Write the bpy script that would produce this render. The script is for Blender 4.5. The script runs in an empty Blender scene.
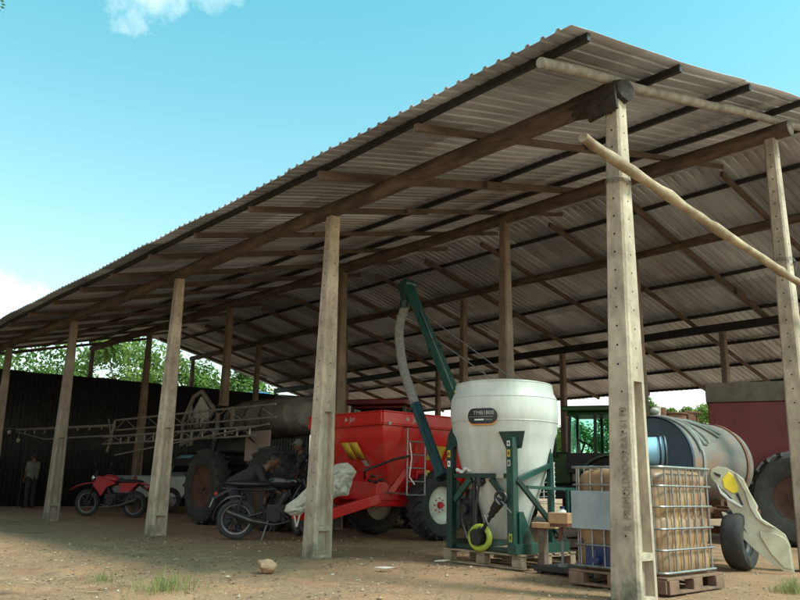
import bpy, bmesh, math, random
from mathutils import Vector, Matrix, noise
random.seed(7)
S = bpy.context.scene
COL = S.collection
PI = math.pi
V = Vector

# ------------------------------------------------------------------ materials
def mat(name, c, c2=None, rough=.6, metal=0., scale=6., bump=.15, bscale=None, stain=None, stain_amt=.5,
        stretch=(1, 1, 1), spec=.5, detail=6, lo=.35, hi=.68, bdist=.01, moss=None):
    m = bpy.data.materials.new(name); m.use_nodes = True
    nt = m.node_tree; N = nt.nodes; L = nt.links
    b = N['Principled BSDF']
    b.inputs['Roughness'].default_value = rough; b.inputs['Metallic'].default_value = metal
    b.inputs['Specular IOR Level'].default_value = spec
    c2 = c2 or tuple(x * .72 for x in c)
    tc = N.new('ShaderNodeTexCoord'); mp = N.new('ShaderNodeMapping'); mp.inputs['Scale'].default_value = stretch
    L.new(tc.outputs['Object'], mp.inputs['Vector'])
    n1 = N.new('ShaderNodeTexNoise'); n1.inputs['Scale'].default_value = scale; n1.inputs['Detail'].default_value = detail
    n1.inputs['Roughness'].default_value = .62
    L.new(mp.outputs[0], n1.inputs['Vector'])
    r = N.new('ShaderNodeValToRGB'); r.color_ramp.elements[0].position = lo; r.color_ramp.elements[1].position = hi
    r.color_ramp.elements[0].color = (*c2, 1); r.color_ramp.elements[1].color = (*c, 1)
    L.new(n1.outputs['Fac'], r.inputs['Fac']); out = r.outputs['Color']
    if stain:
        n3 = N.new('ShaderNodeTexNoise'); n3.inputs['Scale'].default_value = scale * .37; n3.inputs['Detail'].default_value = 8
        n3.inputs['Roughness'].default_value = .7; L.new(mp.outputs[0], n3.inputs['Vector'])
        r3 = N.new('ShaderNodeValToRGB'); r3.color_ramp.elements[0].position = .5; r3.color_ramp.elements[1].position = .66
        L.new(n3.outputs['Fac'], r3.inputs['Fac'])
        mu = N.new('ShaderNodeMath'); mu.operation = 'MULTIPLY'; mu.inputs[1].default_value = stain_amt
        L.new(r3.outputs['Color'], mu.inputs[0])
        mx = N.new('ShaderNodeMixRGB'); mx.inputs['Color2'].default_value = (*stain, 1)
        L.new(mu.outputs[0], mx.inputs['Fac']); L.new(out, mx.inputs['Color1']); out = mx.outputs['Color']
    if moss:
        sp = N.new('ShaderNodeSeparateXYZ'); L.new(tc.outputs['Object'], sp.inputs[0])
        n4 = N.new('ShaderNodeTexNoise'); n4.inputs['Scale'].default_value = 3.5; n4.inputs['Detail'].default_value = 9; n4.inputs['Roughness'].default_value = .7
        L.new(tc.outputs['Object'], n4.inputs['Vector'])
        ma = N.new('ShaderNodeMath'); ma.operation = 'MULTIPLY_ADD'; ma.inputs[1].default_value = 2.6; ma.inputs[2].default_value = -1.28; L.new(n4.outputs['Fac'], ma.inputs[0])
        mb = N.new('ShaderNodeMath'); mb.operation = 'SUBTRACT'; L.new(ma.outputs[0], mb.inputs[0])
        mc = N.new('ShaderNodeMath'); mc.operation = 'MULTIPLY'; mc.inputs[1].default_value = .30; L.new(sp.outputs[2], mc.inputs[0]); L.new(mc.outputs[0], mb.inputs[1])
        md = N.new('ShaderNodeMath'); md.operation = 'MULTIPLY_ADD'; md.inputs[1].default_value = -.8; md.use_clamp = True; L.new(sp.outputs[1], md.inputs[0]); L.new(mb.outputs[0], md.inputs[2])
        m5 = N.new('ShaderNodeMath'); m5.operation = 'MULTIPLY'; m5.inputs[1].default_value = 2.2; m5.use_clamp = True; L.new(md.outputs[0], m5.inputs[0])
        mx = N.new('ShaderNodeMixRGB'); mx.inputs['Color2'].default_value = (*moss, 1)
        L.new(m5.outputs[0], mx.inputs['Fac']); L.new(out, mx.inputs['Color1']); out = mx.outputs['Color']
    L.new(out, b.inputs['Base Color'])
    rr = N.new('ShaderNodeMapRange'); rr.inputs['To Min'].default_value = min(1, rough + .12); rr.inputs['To Max'].default_value = max(.05, rough - .1)
    L.new(n1.outputs['Fac'], rr.inputs['Value']); L.new(rr.outputs[0], b.inputs['Roughness'])
    if bump:
        n2 = N.new('ShaderNodeTexNoise'); n2.inputs['Scale'].default_value = bscale or scale * 5; n2.inputs['Detail'].default_value = 5
        L.new(mp.outputs[0], n2.inputs['Vector'])
        bp = N.new('ShaderNodeBump'); bp.inputs['Strength'].default_value = bump; bp.inputs['Distance'].default_value = bdist
        L.new(n2.outputs['Fac'], bp.inputs['Height']); L.new(bp.outputs['Normal'], b.inputs['Normal'])
    return m

M = dict(
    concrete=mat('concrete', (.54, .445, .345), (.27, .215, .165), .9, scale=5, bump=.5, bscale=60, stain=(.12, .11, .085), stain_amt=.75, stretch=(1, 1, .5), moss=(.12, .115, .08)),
    shadedconcrete=mat('shaded_concrete', (.33, .265, .21), (.19, .15, .12), .9, scale=5, bump=.5, bscale=60, stain=(.09, .085, .07), stain_amt=.6, stretch=(1, 1, .5), moss=(.08, .085, .05)),  # far left front posts: concrete darkened in colour for the shade there
    browncrete=mat('brown_concrete', (.27, .205, .16), (.15, .115, .09), .9, scale=5, bump=.5, bscale=60, stain=(.08, .06, .05), stain_amt=.5, stretch=(1, 1, .5)),  # inner and rear posts: browner, with roof shade put into the colour
    hole=mat('hole_dark', (.02, .02, .018), rough=.9, bump=0),  # dark discs painted for the shade inside the post holes
    timber=mat('timber', (.16, .105, .085), (.05, .035, .03), .85, scale=9, bump=.5, stretch=(.25, 1, 1), stain=(.04, .03, .028)),
    charred=mat('charred_wood', (.05, .035, .028), (.015, .012, .012), .95, scale=14, bump=.9),
    rafter=mat('rafter_wood', (.17, .118, .095), (.08, .056, .046), .85, scale=9, bump=.4, stretch=(1, .2, 1), stain=(.05, .035, .03)),
    bark=mat('peeled_log', (.46, .36, .25), (.20, .14, .09), .8, scale=7, bump=.6, bscale=28, stain=(.13, .09, .06), stain_amt=.7, stretch=(.5, .5, .5)),
    greylog=mat('grey_log', (.36, .32, .27), (.2, .17, .14), .85, scale=7, bump=.5, stain=(.09, .07, .06)),
    purlin=mat('purlin_black', (.028, .026, .028), (.012, .012, .014), .55, scale=12, bump=.2),
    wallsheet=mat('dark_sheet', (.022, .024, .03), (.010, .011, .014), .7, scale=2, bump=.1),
    tankwhite=mat('white_poly', (.62, .63, .61), (.47, .48, .46), .38, scale=2.2, bump=.08, stain=(.33, .29, .23), stain_amt=.6, stretch=(1.6, 1.6, .35)),
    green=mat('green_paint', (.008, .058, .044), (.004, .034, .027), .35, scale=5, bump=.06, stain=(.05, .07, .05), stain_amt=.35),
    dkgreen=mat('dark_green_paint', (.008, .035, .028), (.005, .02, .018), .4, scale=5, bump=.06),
    augblue=mat('blue_green_tube', (.02, .065, .075), (.012, .04, .05), .3, scale=5, bump=.05),
    jdgreen=mat('tractor_green', (.02, .10, .02), (.012, .06, .012), .4, scale=4, bump=.04, stain=(.06, .06, .03), stain_amt=.3),
    jdyellow=mat('tractor_yellow', (.75, .55, .03), rough=.45, bump=.03),
    hose=mat('grey_hose', (.26, .25, .23), (.17, .16, .15), .8, scale=20, bump=.3),
    red=mat('red_paint', (.58, .010, .014), (.44, .008, .010), .3, scale=2.5, bump=.03, stain=(.36, .12, .08), stain_amt=.5),
    dkred2=mat('crimson_plastic', (.42, .012, .03), (.3, .01, .02), .35, bump=.02),
    dkred=mat('dark_red_paint', (.15, .008, .010), (.09, .006, .008), .5, scale=1.5, bump=.05, stain=(.10, .015, .015), stain_amt=.6),
    tyre=mat('tyre_rubber', (.035, .034, .032), (.018, .018, .018), .8, scale=8, bump=.3, stain=(.07, .052, .04), stain_amt=.3),
    rimwhite=mat('rim_white', (.62, .60, .54), (.45, .43, .38), .45, scale=6, bump=.05, stain=(.3, .24, .17), stain_amt=.5),
    chrome=mat('bright_steel', (.6, .6, .6), (.4, .4, .4), .25, 1., scale=20, bump=.02),
    cage=mat('galvanised_cage', (.34, .33, .32), (.2, .19, .19), .45, .7, scale=18, bump=.1, stain=(.2, .12, .07), stain_amt=.4),
    steel=mat('dull_steel', (.24, .23, .22), (.14, .13, .13), .5, .5, scale=14, bump=.1),
    darksteel=mat('dark_steel', (.10, .095, .09), (.05, .048, .045), .35, .6, scale=14, bump=.05),
    black=mat('black_paint', (.014, .014, .016), (.009, .009, .010), .45, scale=10, bump=.05),
    gloss=mat('black_gloss', (.012, .012, .014), (.01, .01, .011), .18, scale=10, bump=0),
    cloth=mat('dark_cloth', (.03, .031, .033), (.018, .019, .021), .95, scale=14, bump=.4),
    greycloth=mat('grey_cloth', (.17, .17, .16), (.12, .12, .115), .95, scale=14, bump=.4),  # white shirt and cap, greyed in colour to sit in shadow
    whitecloth=mat('white_cloth', (.62, .62, .6), (.5, .5, .48), .95, scale=14, bump=.4),
    denim=mat('dark_trousers', (.03, .033, .045), (.02, .022, .03), .95, scale=18, bump=.4),
    skin=mat('skin', (.13, .068, .043), (.10, .052, .034), .55, scale=20, bump=.05),
    hair=mat('black_hair', (.012, .010, .009), rough=.5, scale=40, bump=.5),
    liquid=mat('ibc_brown', (.42, .25, .12), (.15, .085, .05), .45, scale=2.2, bump=.03, stain=(.10, .065, .045), stain_amt=.85, stretch=(1, 1, .8)),
    ibcgrey=mat('ibc_grey_base', (.16, .17, .17), (.09, .1, .1), .5, scale=4, bump=.05),
    plate=mat('grey_blue_plate', (.30, .34, .37), (.22, .25, .28), .5, scale=4, bump=.05, stain=(.4, .4, .38), stain_amt=.3),
    wood=mat('pallet_wood', (.33, .25, .17), (.16, .12, .085), .85, scale=10, bump=.4, stretch=(.4, 1, 1), stain=(.06, .05, .045)),
    block=mat('sawn_block', (.50, .30, .16), (.34, .19, .10), .85, scale=12, bump=.4),
    brownplastic=mat('brown_pallet', (.22, .125, .08), (.11, .065, .045), .7, scale=8, bump=.2),
    lime=mat('lime_plastic', (.34, .40, .03), (.22, .27, .03), .45, scale=10, bump=.05),
    slurry=mat('slurry_tank', (.20, .18, .165), (.12, .108, .10), .6, .1, scale=3.0, bump=.12, stain=(.27, .115, .05), stain_amt=.85, stretch=(1, .35, 1)),
    slurryend=mat('slurry_end', (.03, .055, .085), (.02, .035, .055), .5, scale=3, bump=.08),
    bandgrey=mat('dusty_band', (.15, .125, .10), (.09, .075, .065), .8, scale=3, bump=.2),
    darkrust=mat('dark_rust', (.09, .04, .028), (.05, .024, .018), .85, scale=9, bump=.3),
    rust=mat('rust', (.20, .085, .045), (.10, .045, .03), .85, scale=9, bump=.4),
    strap=mat('grey_strap', (.22, .23, .22), (.13, .14, .135), .8, scale=12, bump=.3),
    ltblue=mat('light_blue_plastic', (.28, .52, .72), (.22, .44, .64), .35, scale=5, bump=.03),
    dkblue=mat('dark_blue_plastic', (.015, .035, .13), (.01, .02, .08), .45, scale=5, bump=.05),
    fender=mat('cream_plastic', (.56, .52, .40), (.42, .38, .28), .5, scale=5, bump=.1, stain=(.24, .18, .11), stain_amt=.55),
    yellow=mat('yellow_sticker', (.80, .58, .02), (.7, .5, .02), .5, bump=0),
    yellow2=mat('faded_yellow', (.62, .42, .05), (.5, .33, .04), .5, bump=0),
    white=mat('white_paint', (.72, .72, .70), (.6, .6, .58), .4, scale=5, bump=.03),
    offwhite=mat('off_white', (.42, .41, .37), (.3, .29, .26), .6, scale=4, bump=.1, stain=(.2, .17, .13), stain_amt=.5),
    boom=mat('boom_metal', (.27, .23, .20), (.17, .14, .12), .55, .2, scale=7, bump=.1),
    sprtank=mat('sprayer_tank', (.19, .175, .15), (.08, .075, .065), .7, scale=3, bump=.05),
    pink=mat('faded_panel', (.26, .20, .18), (.2, .15, .135), .7, scale=3, bump=.05),
    sack=mat('white_sack', (.56, .54, .47), (.40, .38, .32), .85, scale=9, bump=.8, bscale=22, stain=(.3, .26, .2), stain_amt=.4),
    silver=mat('silver_paint', (.36, .40, .42), (.30, .33, .35), .35, .3, scale=3, bump=.02),
    redglass=mat('red_lamp', (.45, .01, .01), rough=.2, bump=0),
    stone=mat('stone', (.45, .28, .19), (.33, .20, .13), .9, scale=9, bump=.6),
    orange=mat('orange_band', (.75, .25, .03), rough=.5, bump=0),
    bluetank=mat('blue_tank', (.03, .15, .32), rough=.4, bump=.03),
    trunk=mat('tree_bark', (.16, .12, .09), (.09, .07, .05), .9, scale=6, bump=.6),
    straw=mat('dry_straw', (.42, .33, .20), (.2, .14, .09), .9, bump=0),
    leaflitter=mat('dead_leaf', (.22, .13, .07), (.10, .06, .04), .85, bump=0),
    paper=mat('paper_scrap', (.6, .57, .52), rough=.8, bump=0),
    ink=mat('ink_black', (.012, .012, .012), rough=.5, bump=0),
    lettering=mat('post_lettering', (.25, .205, .155), rough=.9, bump=0),
)

def glass_mat():
    m = bpy.data.materials.new('tinted_glass'); m.use_nodes = True
    b = m.node_tree.nodes['Principled BSDF']
    b.inputs['Base Color'].default_value = (.55, .85, .78, 1); b.inputs['Roughness'].default_value = .03
    b.inputs['Transmission Weight'].default_value = 1.; b.inputs['IOR'].default_value = 1.02
    return m
M['glass'] = glass_mat()

def leaf_mat(name, c, c2):
    m = bpy.data.materials.new(name); m.use_nodes = True
    nt = m.node_tree; N = nt.nodes; L = nt.links; N.clear()
    o = N.new('ShaderNodeOutputMaterial'); d = N.new('ShaderNodeBsdfDiffuse'); t = N.new('ShaderNodeBsdfTranslucent')
    mx = N.new('ShaderNodeMixShader'); mx.inputs[0].default_value = .45
    tc = N.new('ShaderNodeTexCoord'); n = N.new('ShaderNodeTexNoise'); n.inputs['Scale'].default_value = 1.1; n.inputs['Detail'].default_value = 4
    r = N.new('ShaderNodeValToRGB'); r.color_ramp.elements[0].position = .38; r.color_ramp.elements[1].position = .62
    r.color_ramp.elements[0].color = (*c2, 1); r.color_ramp.elements[1].color = (*c, 1)
    L.new(tc.outputs['Object'], n.inputs['Vector']); L.new(n.outputs['Fac'], r.inputs['Fac'])
    L.new(r.outputs[0], d.inputs['Color']); L.new(r.outputs[0], t.inputs['Color'])
    L.new(d.outputs[0], mx.inputs[1]); L.new(t.outputs[0], mx.inputs[2]); L.new(mx.outputs[0], o.inputs['Surface'])
    return m
M['leaf'] = leaf_mat('leaf_green', (.15, .25, .06), (.05, .10, .026))
M['leaf2'] = leaf_mat('leaf_yellow_green', (.22, .31, .08), (.08, .14, .035))
M['grass'] = leaf_mat('grass_blade', (.34, .33, .15), (.20, .24, .09))

def sheet_mat():
    m = mat('roof_sheet', (.70, .72, .84), (.42, .43, .52), .45, .3, scale=1.3, bump=.1, stain=(.26, .17, .13), stain_amt=.55, stretch=(1.6, .22, 1))
    nt = m.node_tree; N = nt.nodes; L = nt.links; b = N['Principled BSDF']
    src = b.inputs['Base Color'].links[0].from_socket
    tc = N.new('ShaderNodeTexCoord'); sp = N.new('ShaderNodeSeparateXYZ'); L.new(tc.outputs['Object'], sp.inputs[0])
    fx = N.new('ShaderNodeMath'); fx.operation = 'FLOOR'; L.new(sp.outputs[0], fx.inputs[0])
    dv = N.new('ShaderNodeMath'); dv.operation = 'DIVIDE'; dv.inputs[1].default_value = 3.4; L.new(sp.outputs[1], dv.inputs[0])
    fy = N.new('ShaderNodeMath'); fy.operation = 'FLOOR'; L.new(dv.outputs[0], fy.inputs[0])
    cb = N.new('ShaderNodeCombineXYZ'); L.new(fx.outputs[0], cb.inputs[0]); L.new(fy.outputs[0], cb.inputs[1])
    wn = N.new('ShaderNodeTexWhiteNoise'); L.new(cb.outputs[0], wn.inputs['Vector'])
    mr = N.new('ShaderNodeMapRange'); mr.inputs['To Min'].default_value = .58; mr.inputs['To Max'].default_value = 1.15
    L.new(wn.outputs['Value'], mr.inputs['Value'])
    vm = N.new('ShaderNodeVectorMath'); vm.operation = 'SCALE'; L.new(src, vm.inputs[0]); L.new(mr.outputs[0], vm.inputs['Scale'])
    L.new(vm.outputs[0], b.inputs['Base Color'])
    return m
M['sheet'] = sheet_mat()

def ground_mat():
    m = bpy.data.materials.new('dirt_ground'); m.use_nodes = True
    nt = m.node_tree; N = nt.nodes; L = nt.links; b = N['Principled BSDF']; b.inputs['Roughness'].default_value = .95
    b.inputs['Specular IOR Level'].default_value = .15
    tc = N.new('ShaderNodeTexCoord')
    def nz(s, d=8, ro=.65):
        n = N.new('ShaderNodeTexNoise'); n.inputs['Scale'].default_value = s; n.inputs['Detail'].default_value = d
        n.inputs['Roughness'].default_value = ro; L.new(tc.outputs['Object'], n.inputs['Vector']); return n.outputs['Fac']
    def ramp(src, *st):
        r = N.new('ShaderNodeValToRGB'); e = r.color_ramp.elements
        while len(e) < len(st): e.new(.5)
        for k, (p, c) in enumerate(st): e[k].position = p; e[k].color = (*c, 1)
        L.new(src, r.inputs[0]); return r.outputs[0]
    def mix(f, a, c2, amt=None, mode='MIX'):
        x = N.new('ShaderNodeMixRGB'); x.blend_type = mode
        if amt is not None:
            mu = N.new('ShaderNodeMath'); mu.operation = 'MULTIPLY'; mu.inputs[1].default_value = amt; L.new(f, mu.inputs[0]); f = mu.outputs[0]
        L.new(f, x.inputs[0]); L.new(a, x.inputs[1]); L.new(c2, x.inputs[2]); return x.outputs[0]
    base = ramp(nz(.55), (.34, (.42, .225, .135)), (.55, (.60, .345, .20)), (.7, (.70, .45, .29)))
    grey = ramp(nz(9), (.35, (.24, .165, .115)), (.65, (.44, .32, .215)))
    c = mix(ramp(nz(1.3, 10, .72), (.45, (0, 0, 0)), (.6, (1, 1, 1))), base, grey, .75)
    gravel = ramp(nz(42, 3), (.36, (.10, .06, .038)), (.5, (.40, .26, .165)), (.66, (.58, .43, .30)))
    c = mix(ramp(nz(2.3, 6), (.42, (.2, .2, .2)), (.62, (1, 1, 1))), c, gravel, .6)
    dark = ramp(nz(.9, 9, .7), (.0, (.07, .055, .042)), (1, (.10, .075, .055)))
    c = mix(ramp(nz(.8, 10, .75), (.56, (0, 0, 0)), (.66, (1, 1, 1))), c, dark, .7)
    # shade painted into the earth colour under the left part of the shed
    sp = N.new('ShaderNodeSeparateXYZ'); L.new(tc.outputs['Object'], sp.inputs[0])
    mr = N.new('ShaderNodeMapRange'); mr.inputs['From Min'].default_value = -3.5; mr.inputs['From Max'].default_value = -8.5
    L.new(sp.outputs[0], mr.inputs['Value'])
    my = N.new('ShaderNodeMapRange'); my.inputs['From Min'].default_value = -2.6; my.inputs['From Max'].default_value = -1.2
    L.new(sp.outputs[1], my.inputs['Value'])
    mm = N.new('ShaderNodeMath'); mm.operation = 'MULTIPLY'; L.new(mr.outputs[0], mm.inputs[0]); L.new(my.outputs[0], mm.inputs[1])
    oil = ramp(nz(3), (.3, (.25, .13, .09)), (.7, (.50, .28, .19)))  # reddish brown tone of the painted shade zone
    c = mix(mm.outputs[0], c, oil, .55)
    L.new(c, b.inputs['Base Color'])
    h1 = nz(30, 8, .7); h2 = nz(95, 3)
    ad = N.new('ShaderNodeMath'); ad.operation = 'ADD'; L.new(h1, ad.inputs[0]); L.new(h2, ad.inputs[1])
    bp = N.new('ShaderNodeBump'); bp.inputs['Strength'].default_value = 1.; bp.inputs['Distance'].default_value = .035
    L.new(ad.outputs[0], bp.inputs['Height']); L.new(bp.outputs[0], b.inputs['Normal'])
    return m
M['ground'] = ground_mat()

# ------------------------------------------------------------------ mesh builder
def frame_of(d, up=(0, 0, 1)):
    d = V(d).normalized(); u = V(up)
    if abs(d.dot(u)) > .98: u = V((1, 0, 0)) if abs(d.x) < .9 else V((0, 1, 0))
    a = u.cross(d).normalized(); b = d.cross(a).normalized()
    return a, b, d

class MB:
    def __init__(s): s.v = []; s.f = []; s.m = []; s.mi = 0
    def add(s, vs, fs, mi=None):
        o = len(s.v); s.v += [tuple(x) for x in vs]; s.f += [tuple(i + o for i in f) for f in fs]
        s.m += [s.mi if mi is None else mi] * len(fs); return s
    def box(s, c, sz, R=None, mi=None, rz=0.):
        if R is None: R = Matrix.Rotation(rz, 3, 'Z')
        c = V(c); h = V(sz) / 2; vs = []
        for x in (-1, 1):
            for y in (-1, 1):
                for z in (-1, 1): vs.append(c + R @ V((x * h.x, y * h.y, z * h.z)))
        return s.add(vs, [(0, 1, 3, 2), (4, 6, 7, 5), (0, 4, 5, 1), (2, 3, 7, 6), (0, 2, 6, 4), (1, 5, 7, 3)], mi)
    def beam(s, p0, p1, w, h, up=(0, 0, 1), mi=None, w1=None, h1=None):
        p0 = V(p0); p1 = V(p1); a, b, d = frame_of(p1 - p0, up); vs = []
        for p, ww, hh in ((p0, w, h), (p1, w1 or w, h1 or h)):
            for x, y in ((-1, -1), (1, -1), (1, 1), (-1, 1)): vs.append(p + a * x * ww / 2 + b * y * hh / 2)
        return s.add(vs, [(3, 2, 1, 0), (4, 5, 6, 7), (0, 1, 5, 4), (1, 2, 6, 5), (2, 3, 7, 6), (3, 0, 4, 7)], mi)
    def cyl(s, p0, p1, r0, r1=None, n=16, caps=True, mi=None):
        r1 = r0 if r1 is None else r1; p0 = V(p0); p1 = V(p1); a, b, d = frame_of(p1 - p0); vs = []
        for p, r in ((p0, r0), (p1, r1)):
            for k in range(n):
                t = 2 * PI * k / n; vs.append(p + (a * math.cos(t) + b * math.sin(t)) * r)
        fs = [(k, (k + 1) % n, n + (k + 1) % n, n + k) for k in range(n)]
        if caps: fs += [tuple(range(n))[::-1], tuple(range(n, 2 * n))]
        return s.add(vs, fs, mi)
    def tube(s, pts, r, n=8, mi=None, closed=False):
        pts = [V(p) for p in pts]; N = len(pts); rs = r if isinstance(r, (list, tuple)) else [r] * N; vs = []
        d0 = (pts[1] - pts[0]).normalized(); a, b, _ = frame_of(d0)
        for i, p in enumerate(pts):
            if closed: d = (pts[(i + 1) % N] - pts[i - 1]).normalized()
            else: d = (pts[min(i + 1, N - 1)] - pts[max(i - 1, 0)]).normalized()
            a = (a - d * a.dot(d)); a = a.normalized() if a.length > 1e-6 else frame_of(d)[0]; b = d.cross(a)
            for k in range(n):
                t = 2 * PI * k / n; vs.append(p + (a * math.cos(t) + b * math.sin(t)) * rs[i])
        fs = []
        for i in range(N if closed else N - 1):
            j = (i + 1) % N
            for k in range(n): fs.append((i * n + k, i * n + (k + 1) % n, j * n + (k + 1) % n, j * n + k))
        if not closed: fs += [tuple(range(n))[::-1], tuple(range((N - 1) * n, N * n))]
        return s.add(vs, fs, mi)
    def lathe(s, prof, c=(0, 0, 0), axis=(0, 0, 1), n=32, mi=None, cap=True):
        c = V(c); a, b, d = frame_of(axis); vs = []; P = len(prof)
        for r, z in prof:
            for k in range(n):
                t = 2 * PI * k / n; vs.append(c + d * z + (a * math.cos(t) + b * math.sin(t)) * r)
        fs = [(i * n + k, i * n + (k + 1) % n, (i + 1) * n + (k + 1) % n, (i + 1) * n + k) for i in range(P - 1) for k in range(n)]
        if cap: fs += [tuple(range(n))[::-1], tuple(range((P - 1) * n, P * n))]
        return s.add(vs, fs, mi)
    def torus(s, c, axis, R, r, n=32, m=8, mi=None):
        a, b, d = frame_of(axis); c = V(c)
        return s.tube([c + (a * math.cos(2 * PI * k / n) + b * math.sin(2 * PI * k / n)) * R for k in range(n)], r, m, mi, True)
    def sphere(s, c, r, sc=(1, 1, 1), n=16, m=10, mi=None, R=None):
        c = V(c); vs = []; fs = []; R = R or Matrix.Identity(3)
        for i in range(m + 1):
            ph = PI * i / m
            for k in range(n):
                t = 2 * PI * k / n
                vs.append(c + R @ V((r * sc[0] * math.sin(ph) * math.cos(t), r * sc[1] * math.sin(ph) * math.sin(t), r * sc[2] * math.cos(ph))))
        for i in range(m):
            for k in range(n): fs.append((i * n + k, (i + 1) * n + k, (i + 1) * n + (k + 1) % n, i * n + (k + 1) % n))
        return s.add(vs, fs, mi)
    def prism(s, poly, o, ux, uy, th, mi=None):
        o = V(o); ux = V(ux); uy = V(uy); nn = ux.cross(uy).normalized() * th; n = len(poly)
        vs = [o + ux * x + uy * y - nn / 2 for x, y in poly] + [o + ux * x + uy * y + nn / 2 for x, y in poly]
        fs = [tuple(range(n))[::-1], tuple(range(n, 2 * n))] + [(k, (k + 1) % n, n + (k + 1) % n, n + k) for k in range(n)]
        return s.add(vs, fs, mi)
    def capsule(s, p0, p1, r0, r1, n=12):
        s.cyl(p0, p1, r0, r1, n); s.sphere(p0, r0, n=n, m=8); s.sphere(p1, r1, n=n, m=8); return s
    def build(s, name, mats, parent=None, bevel=0., angle=38, loc=None):
        me = bpy.data.meshes.new(name); me.from_pydata(s.v, [], s.f)
        mats = mats if isinstance(mats, (list, tuple)) else [mats]
        for m in mats: me.materials.append(M[m] if isinstance(m, str) else m)
        me.polygons.foreach_set('material_index', s.m)
        me.polygons.foreach_set('use_smooth', [True] * len(s.f)); me.update()
        bm = bmesh.new(); bm.from_mesh(me); bmesh.ops.recalc_face_normals(bm, faces=bm.faces); bm.to_mesh(me); bm.free()
        me.set_sharp_from_angle(angle=math.radians(angle))
        o = bpy.data.objects.new(name, me); COL.objects.link(o)
        if parent: o.parent = parent
        if loc: o.location = loc
        if bevel:
            b = o.modifiers.new('bevel', 'BEVEL'); b.width = bevel; b.segments = 2; b.limit_method = 'ANGLE'; b.angle_limit = math.radians(40)
            b.harden_normals = True
        return o

def thing(name, label, cat, loc=(0, 0, 0), rz=0., group=None, tilt=None):
    o = bpy.data.objects.new(name, None); COL.objects.link(o); o.location = loc
    o.rotation_euler = (tilt[0] if tilt else 0, tilt[1] if tilt else 0, rz); o.empty_display_size = .2
    return tag(o, label, cat, group)
def tag(o, label=None, cat=None, group=None, kind=None):
    if label: o['label'] = label
    if cat: o['category'] = cat
    if group: o['group'] = group
    if kind: o['kind'] = kind
    return o
def dup(root, loc, rz, label=None):
    def cp(o, par):
        c = o.copy(); COL.objects.link(c); c.parent = par
        for ch in o.children: cp(ch, c)
        return c
    kids = list(root.children)
    r = root.copy(); COL.objects.link(r); r.location = loc; r.rotation_euler = (0, 0, rz)
    if label: r['label'] = label
    for k in kids: cp(k, r)
    return r

def text(name, body, size, o, ux, uy, m, parent, ext=.002, warp=None, align='CENTER', sx=1.):
    cu = bpy.data.curves.new(name, 'FONT'); cu.body = body; cu.size = size; cu.extrude = ext; cu.align_x = align; cu.align_y = 'CENTER'
    cu.resolution_u = 3
    t = bpy.data.objects.new(name, cu); COL.objects.link(t); bpy.context.view_layer.update()
    me = bpy.data.meshes.new_from_object(t.evaluated_get(bpy.context.evaluated_depsgraph_get()))
    bpy.data.objects.remove(t); bpy.data.curves.remove(cu)
    o = V(o); ux = V(ux).normalized(); uy = V(uy).normalized(); nn = ux.cross(uy)
    for v in me.vertices:
        x, y, z = v.co.x * sx, v.co.y, v.co.z
        v.co = warp(x, y, z) if warp else o + ux * x + uy * y + nn * z
    me.name = name; me.materials.clear(); me.materials.append(M[m])
    ob = bpy.data.objects.new(name, me); COL.objects.link(ob); ob.parent = parent
    return ob

# ------------------------------------------------------------------ camera
cam = bpy.data.cameras.new('camera'); co = bpy.data.objects.new('camera', cam); COL.objects.link(co); S.camera = co
yaw, pit, rol, fpx = .8474, .2388, .0192, 766.39
F = V((-math.sin(yaw) * math.cos(pit), math.cos(yaw) * math.cos(pit), math.sin(pit)))
Rt = V((math.cos(yaw), math.sin(yaw), 0)); U = Rt.cross(F)
R2 = Rt * math.cos(rol) + U * math.sin(rol); U2 = U * math.cos(rol) - Rt * math.sin(rol)
mw = Matrix((R2, U2, -F)).transposed().to_4x4(); mw.translation = (3.4566, -5.9026, .86); co.matrix_world = mw
cam.sensor_width = 36; cam.lens = fpx / 800 * 36; cam.clip_end = 6000; cam.clip_start = .05

# ------------------------------------------------------------------ ground
def axis_coords(lo, hi, a, b, step, far):
    xs = []; x = a
    while x <= b + 1e-6: xs.append(x); x += step
    st = step; x = a
    L_ = []
    while x > -far: st *= 1.25; x -= st; L_.append(x)
    st = step; x = b; R_ = []
    while x < far: st *= 1.25; x += st; R_.append(x)
    return L_[::-1] + xs + R_
def gz(x, y):
    k = .35 + .65 * min(1, max(0, (-.6 - y) / 1.0))
    n = k * (noise.noise(V((x * .5, y * .5, 0))) * .035 + noise.noise(V((x * 2.1, y * 2.1, 3))) * .03 + noise.noise(V((x * 7, y * 7, 5))) * .018 + noise.noise(V((x * 17, y * 17, 5))) * .008)
    for r0 in (-3.15, -4.75): n -= .03 * k * math.exp(-((y - r0 - .16 * math.sin(x * .35)) / .16) ** 2)
    d = max(0, abs(x + 6) - 30) + max(0, abs(y - 3) - 25)
    return n + (noise.noise(V((x * .01, y * .01, 0))) * min(d, 60) * .03 if d > 0 else 0) - .012
gx = axis_coords(0, 0, -12., 3.6, .055, 2500); gy = axis_coords(0, 0, -5.4, 3.4, .055, 2500)
vs = [(x, y, gz(x, y)) for y in gy for x in gx]; nx = len(gx)
fs = [(j * nx + i, j * nx + i + 1, (j + 1) * nx + i + 1, (j + 1) * nx + i) for j in range(len(gy) - 1) for i in range(nx - 1)]
g = MB(); g.add(vs, fs); g = g.build('ground', 'ground', angle=180); tag(g, kind='structure')

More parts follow.
